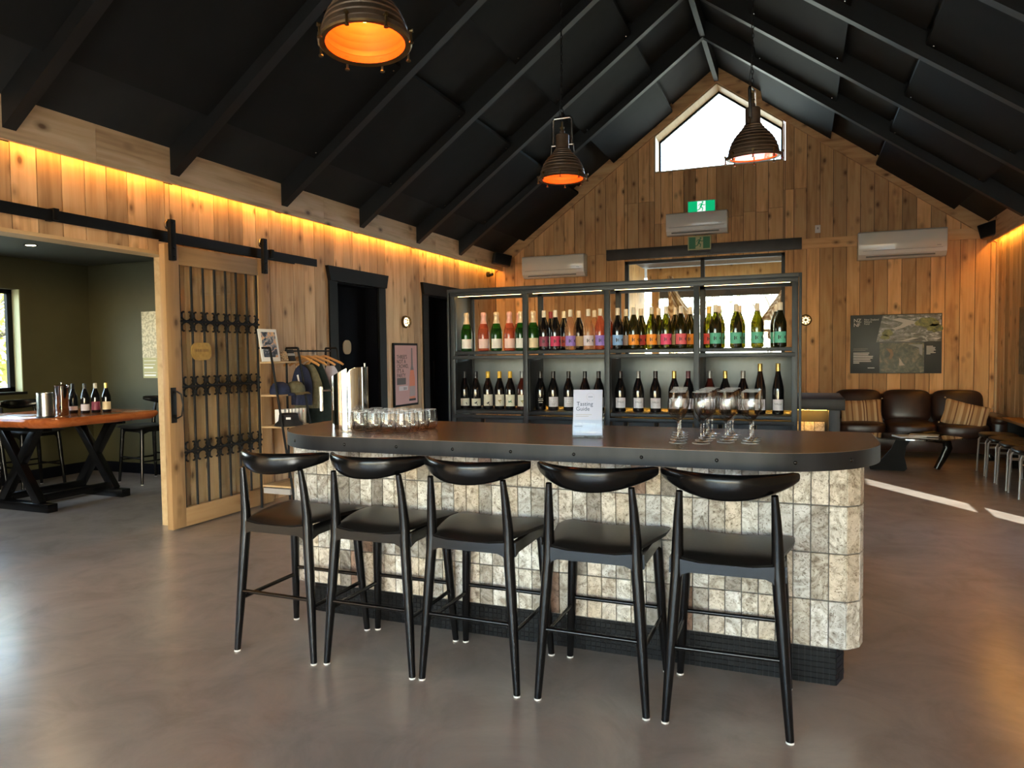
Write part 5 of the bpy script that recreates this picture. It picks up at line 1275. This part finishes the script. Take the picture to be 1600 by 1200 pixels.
# ================================================================== OUTSIDE THE GLAZED DOOR
PW = wood('porch_timber', 2, (.50, .24, .08), (.70, .38, .14), (.78, .48, .21), var=.15)
struct('porch_floor', MB().bb(-4.5, 2.5, YG+.16, 15.6, -.16, -.03), gr)
struct('porch_roof', MB().bb(-4.5, 2.5, YG+.16, 15.4, 3.02, 3.12), noisy('porch_lining', (.10, .055, .028), (.16, .09, .045), 5, .6, stretch=(1, 8, 1)))
pp = thing('porch_wall', 'orange timber side wall of the porch seen through the glazed door', 'wall', (-2.72, 13.0, 0))
for k in range(9): MB().bb(-.03, .03, -1.1+.18*k, -1.1+.18*k+.177, 0, 3.0).build('plank', PW, pp, False)
for i, x in enumerate((-2.50, .10)):
    tag(MB().box((x, 13.6, 1.5), (.13, .13, 3.0), None, .006).build('porch_post', PW), 'reddish timber porch post %s of the curtained opening' % ('left' if i == 0 else 'right'), 'post')
tag(MB().box((-1.2, 13.6, 2.90), (2.9, .10, .20), None, .006).build('porch_beam', PW), 'orange timber beam across the porch opening', 'beam')
tag(MB().box((-1.2, 13.72, 2.62), (2.5, .05, .34), None, .01).build('rolled_blind', mat('blind_cloth', (.07, .055, .045), .8)), 'dark roller blind hanging under the porch beam', 'blind')
CURT = None
def curtain(x0, s, label):
    global CURT
    if CURT is None:
        CURT = bpy.data.materials.new('striped_curtain'); CURT.use_nodes = True; t_ = CURT.node_tree; b = t_.nodes['Principled BSDF']; g_ = N(t_, 'UVMap') if False else N(t_, 'TexCoord')
        wv = N(t_, 'TexWave'); wv.inputs['Scale'].default_value = 5.5; wv.inputs['Distortion'].default_value = 1.5; wv.bands_direction = 'DIAGONAL'; t_.links.new(g_.outputs['Object'], wv.inputs['Vector'])
        c_ = ramp(t_, [(.3, (.36, .20, .10)), (.55, (.60, .40, .22)), (.8, (.74, .56, .36))]); t_.links.new(wv.outputs['Fac'], c_.inputs['Fac']); t_.links.new(c_.outputs['Color'], b.inputs['Base Color']); b.inputs['Roughness'].default_value = .9
    t = thing('swag_curtain', label, 'curtain', (x0, 13.52, 0)); v = []; f = []; NU, NV = 16, 20
    for side in (0, 1):
        for j in range(NV+1):
            u = j/NV; z = 2.85 - u*2.6
            sw = .46*math.exp(-((u-.30)/.16)**2) + .08 + .06*u
            for i in range(NU+1):
                q = i/NU; v.append((s*q*sw, .05*math.sin(q*14+u*3) + side*.012, z - .18*q*math.exp(-((u-.30)/.2)**2)))
    nb = (NU+1)*(NV+1)
    for o2 in (0, nb):
        for j in range(NV):
            for i in range(NU): f.append((o2+j*(NU+1)+i, o2+j*(NU+1)+i+1, o2+(j+1)*(NU+1)+i+1, o2+(j+1)*(NU+1)+i))
    MB().add(v, f).build('cloth', CURT, t, True, 80); MB().tube([(0, -.01, 1.62), (s*.10, .07, 1.60), (s*.12, 0, 1.60), (0, .03, 1.62)], .012, 6).build('tie_back', CURT, t)
curtain(-2.26, 1, 'striped tan curtain tied back at the left of the porch'); curtain(-.10, -1, 'striped tan curtain tied back at the right of the porch')
def tree(loc, h, r, col, label, n=900, bare=False, seed=1):
    t = thing('tree', label, 'tree', loc); q = random.Random(seed)
    g = MB().tube([(0, 0, -.2), (.05, 0, h*.4), (0, .05, h*.8)], [.12, .09, .03], 8)
    for k in range(14):
        a = q.uniform(0, 6.28); z0 = h*q.uniform(.25, .7); e = (r*.8*math.cos(a), r*.8*math.sin(a), z0+h*.25*q.random()+.2); g.tube([(0, 0, z0), (e[0]*.5, e[1]*.5, z0+.6*(e[2]-z0)), e], [.045, .03, .008], 5)
    g.build('trunk', noisy('bark', (.10, .08, .06), (.2, .17, .13), 8, .9) if 'bark' not in MATS else MATS['bark'], t)
    v = []; f = []
    for k in range(n):
        a = q.uniform(0, 6.28); ph = math.acos(q.uniform(-1, 1)); rr = r*q.uniform(.3, 1)**.5
        c = Vector((rr*math.sin(ph)*math.cos(a), rr*math.sin(ph)*math.sin(a), h*.68 + rr*.75*math.cos(ph))); s = q.uniform(.06, .13)
        d = [Vector((q.uniform(-1, 1), q.uniform(-1, 1), q.uniform(-1, 1)))*s for _ in range(3)]; o2 = len(v); v += [c+x for x in d]; f.append((o2, o2+1, o2+2))
    o = MB().add(v, f).build('foliage', mat('leaf_%.2f' % col[0], col, .8), t, False); o['kind'] = 'stuff'
tree((-3.3, 24, -.16), 4.2, 1.7, (.30, .32, .16), 'pale green garden tree left of centre beyond the porch', seed=2)
tree((-.9, 27, -.16), 4.6, 1.9, (.26, .30, .14), 'green garden tree in the middle beyond the porch', seed=3)
tree((1.0, 22, -.16), 3.4, 1.4, (.34, .30, .14), 'yellowing garden tree right of centre beyond the porch', seed=4)
tree((-10.9, 6.6, -.16), 3.0, 1.3, (.46, .42, .07), 'yellow-green shrub outside the side room window', 1500, seed=5)
tree((-12.4, 9.9, -.16), 3.4, 1.5, (.38, .40, .08), 'second yellow-green shrub farther along outside the side room window', 1500, seed=6)
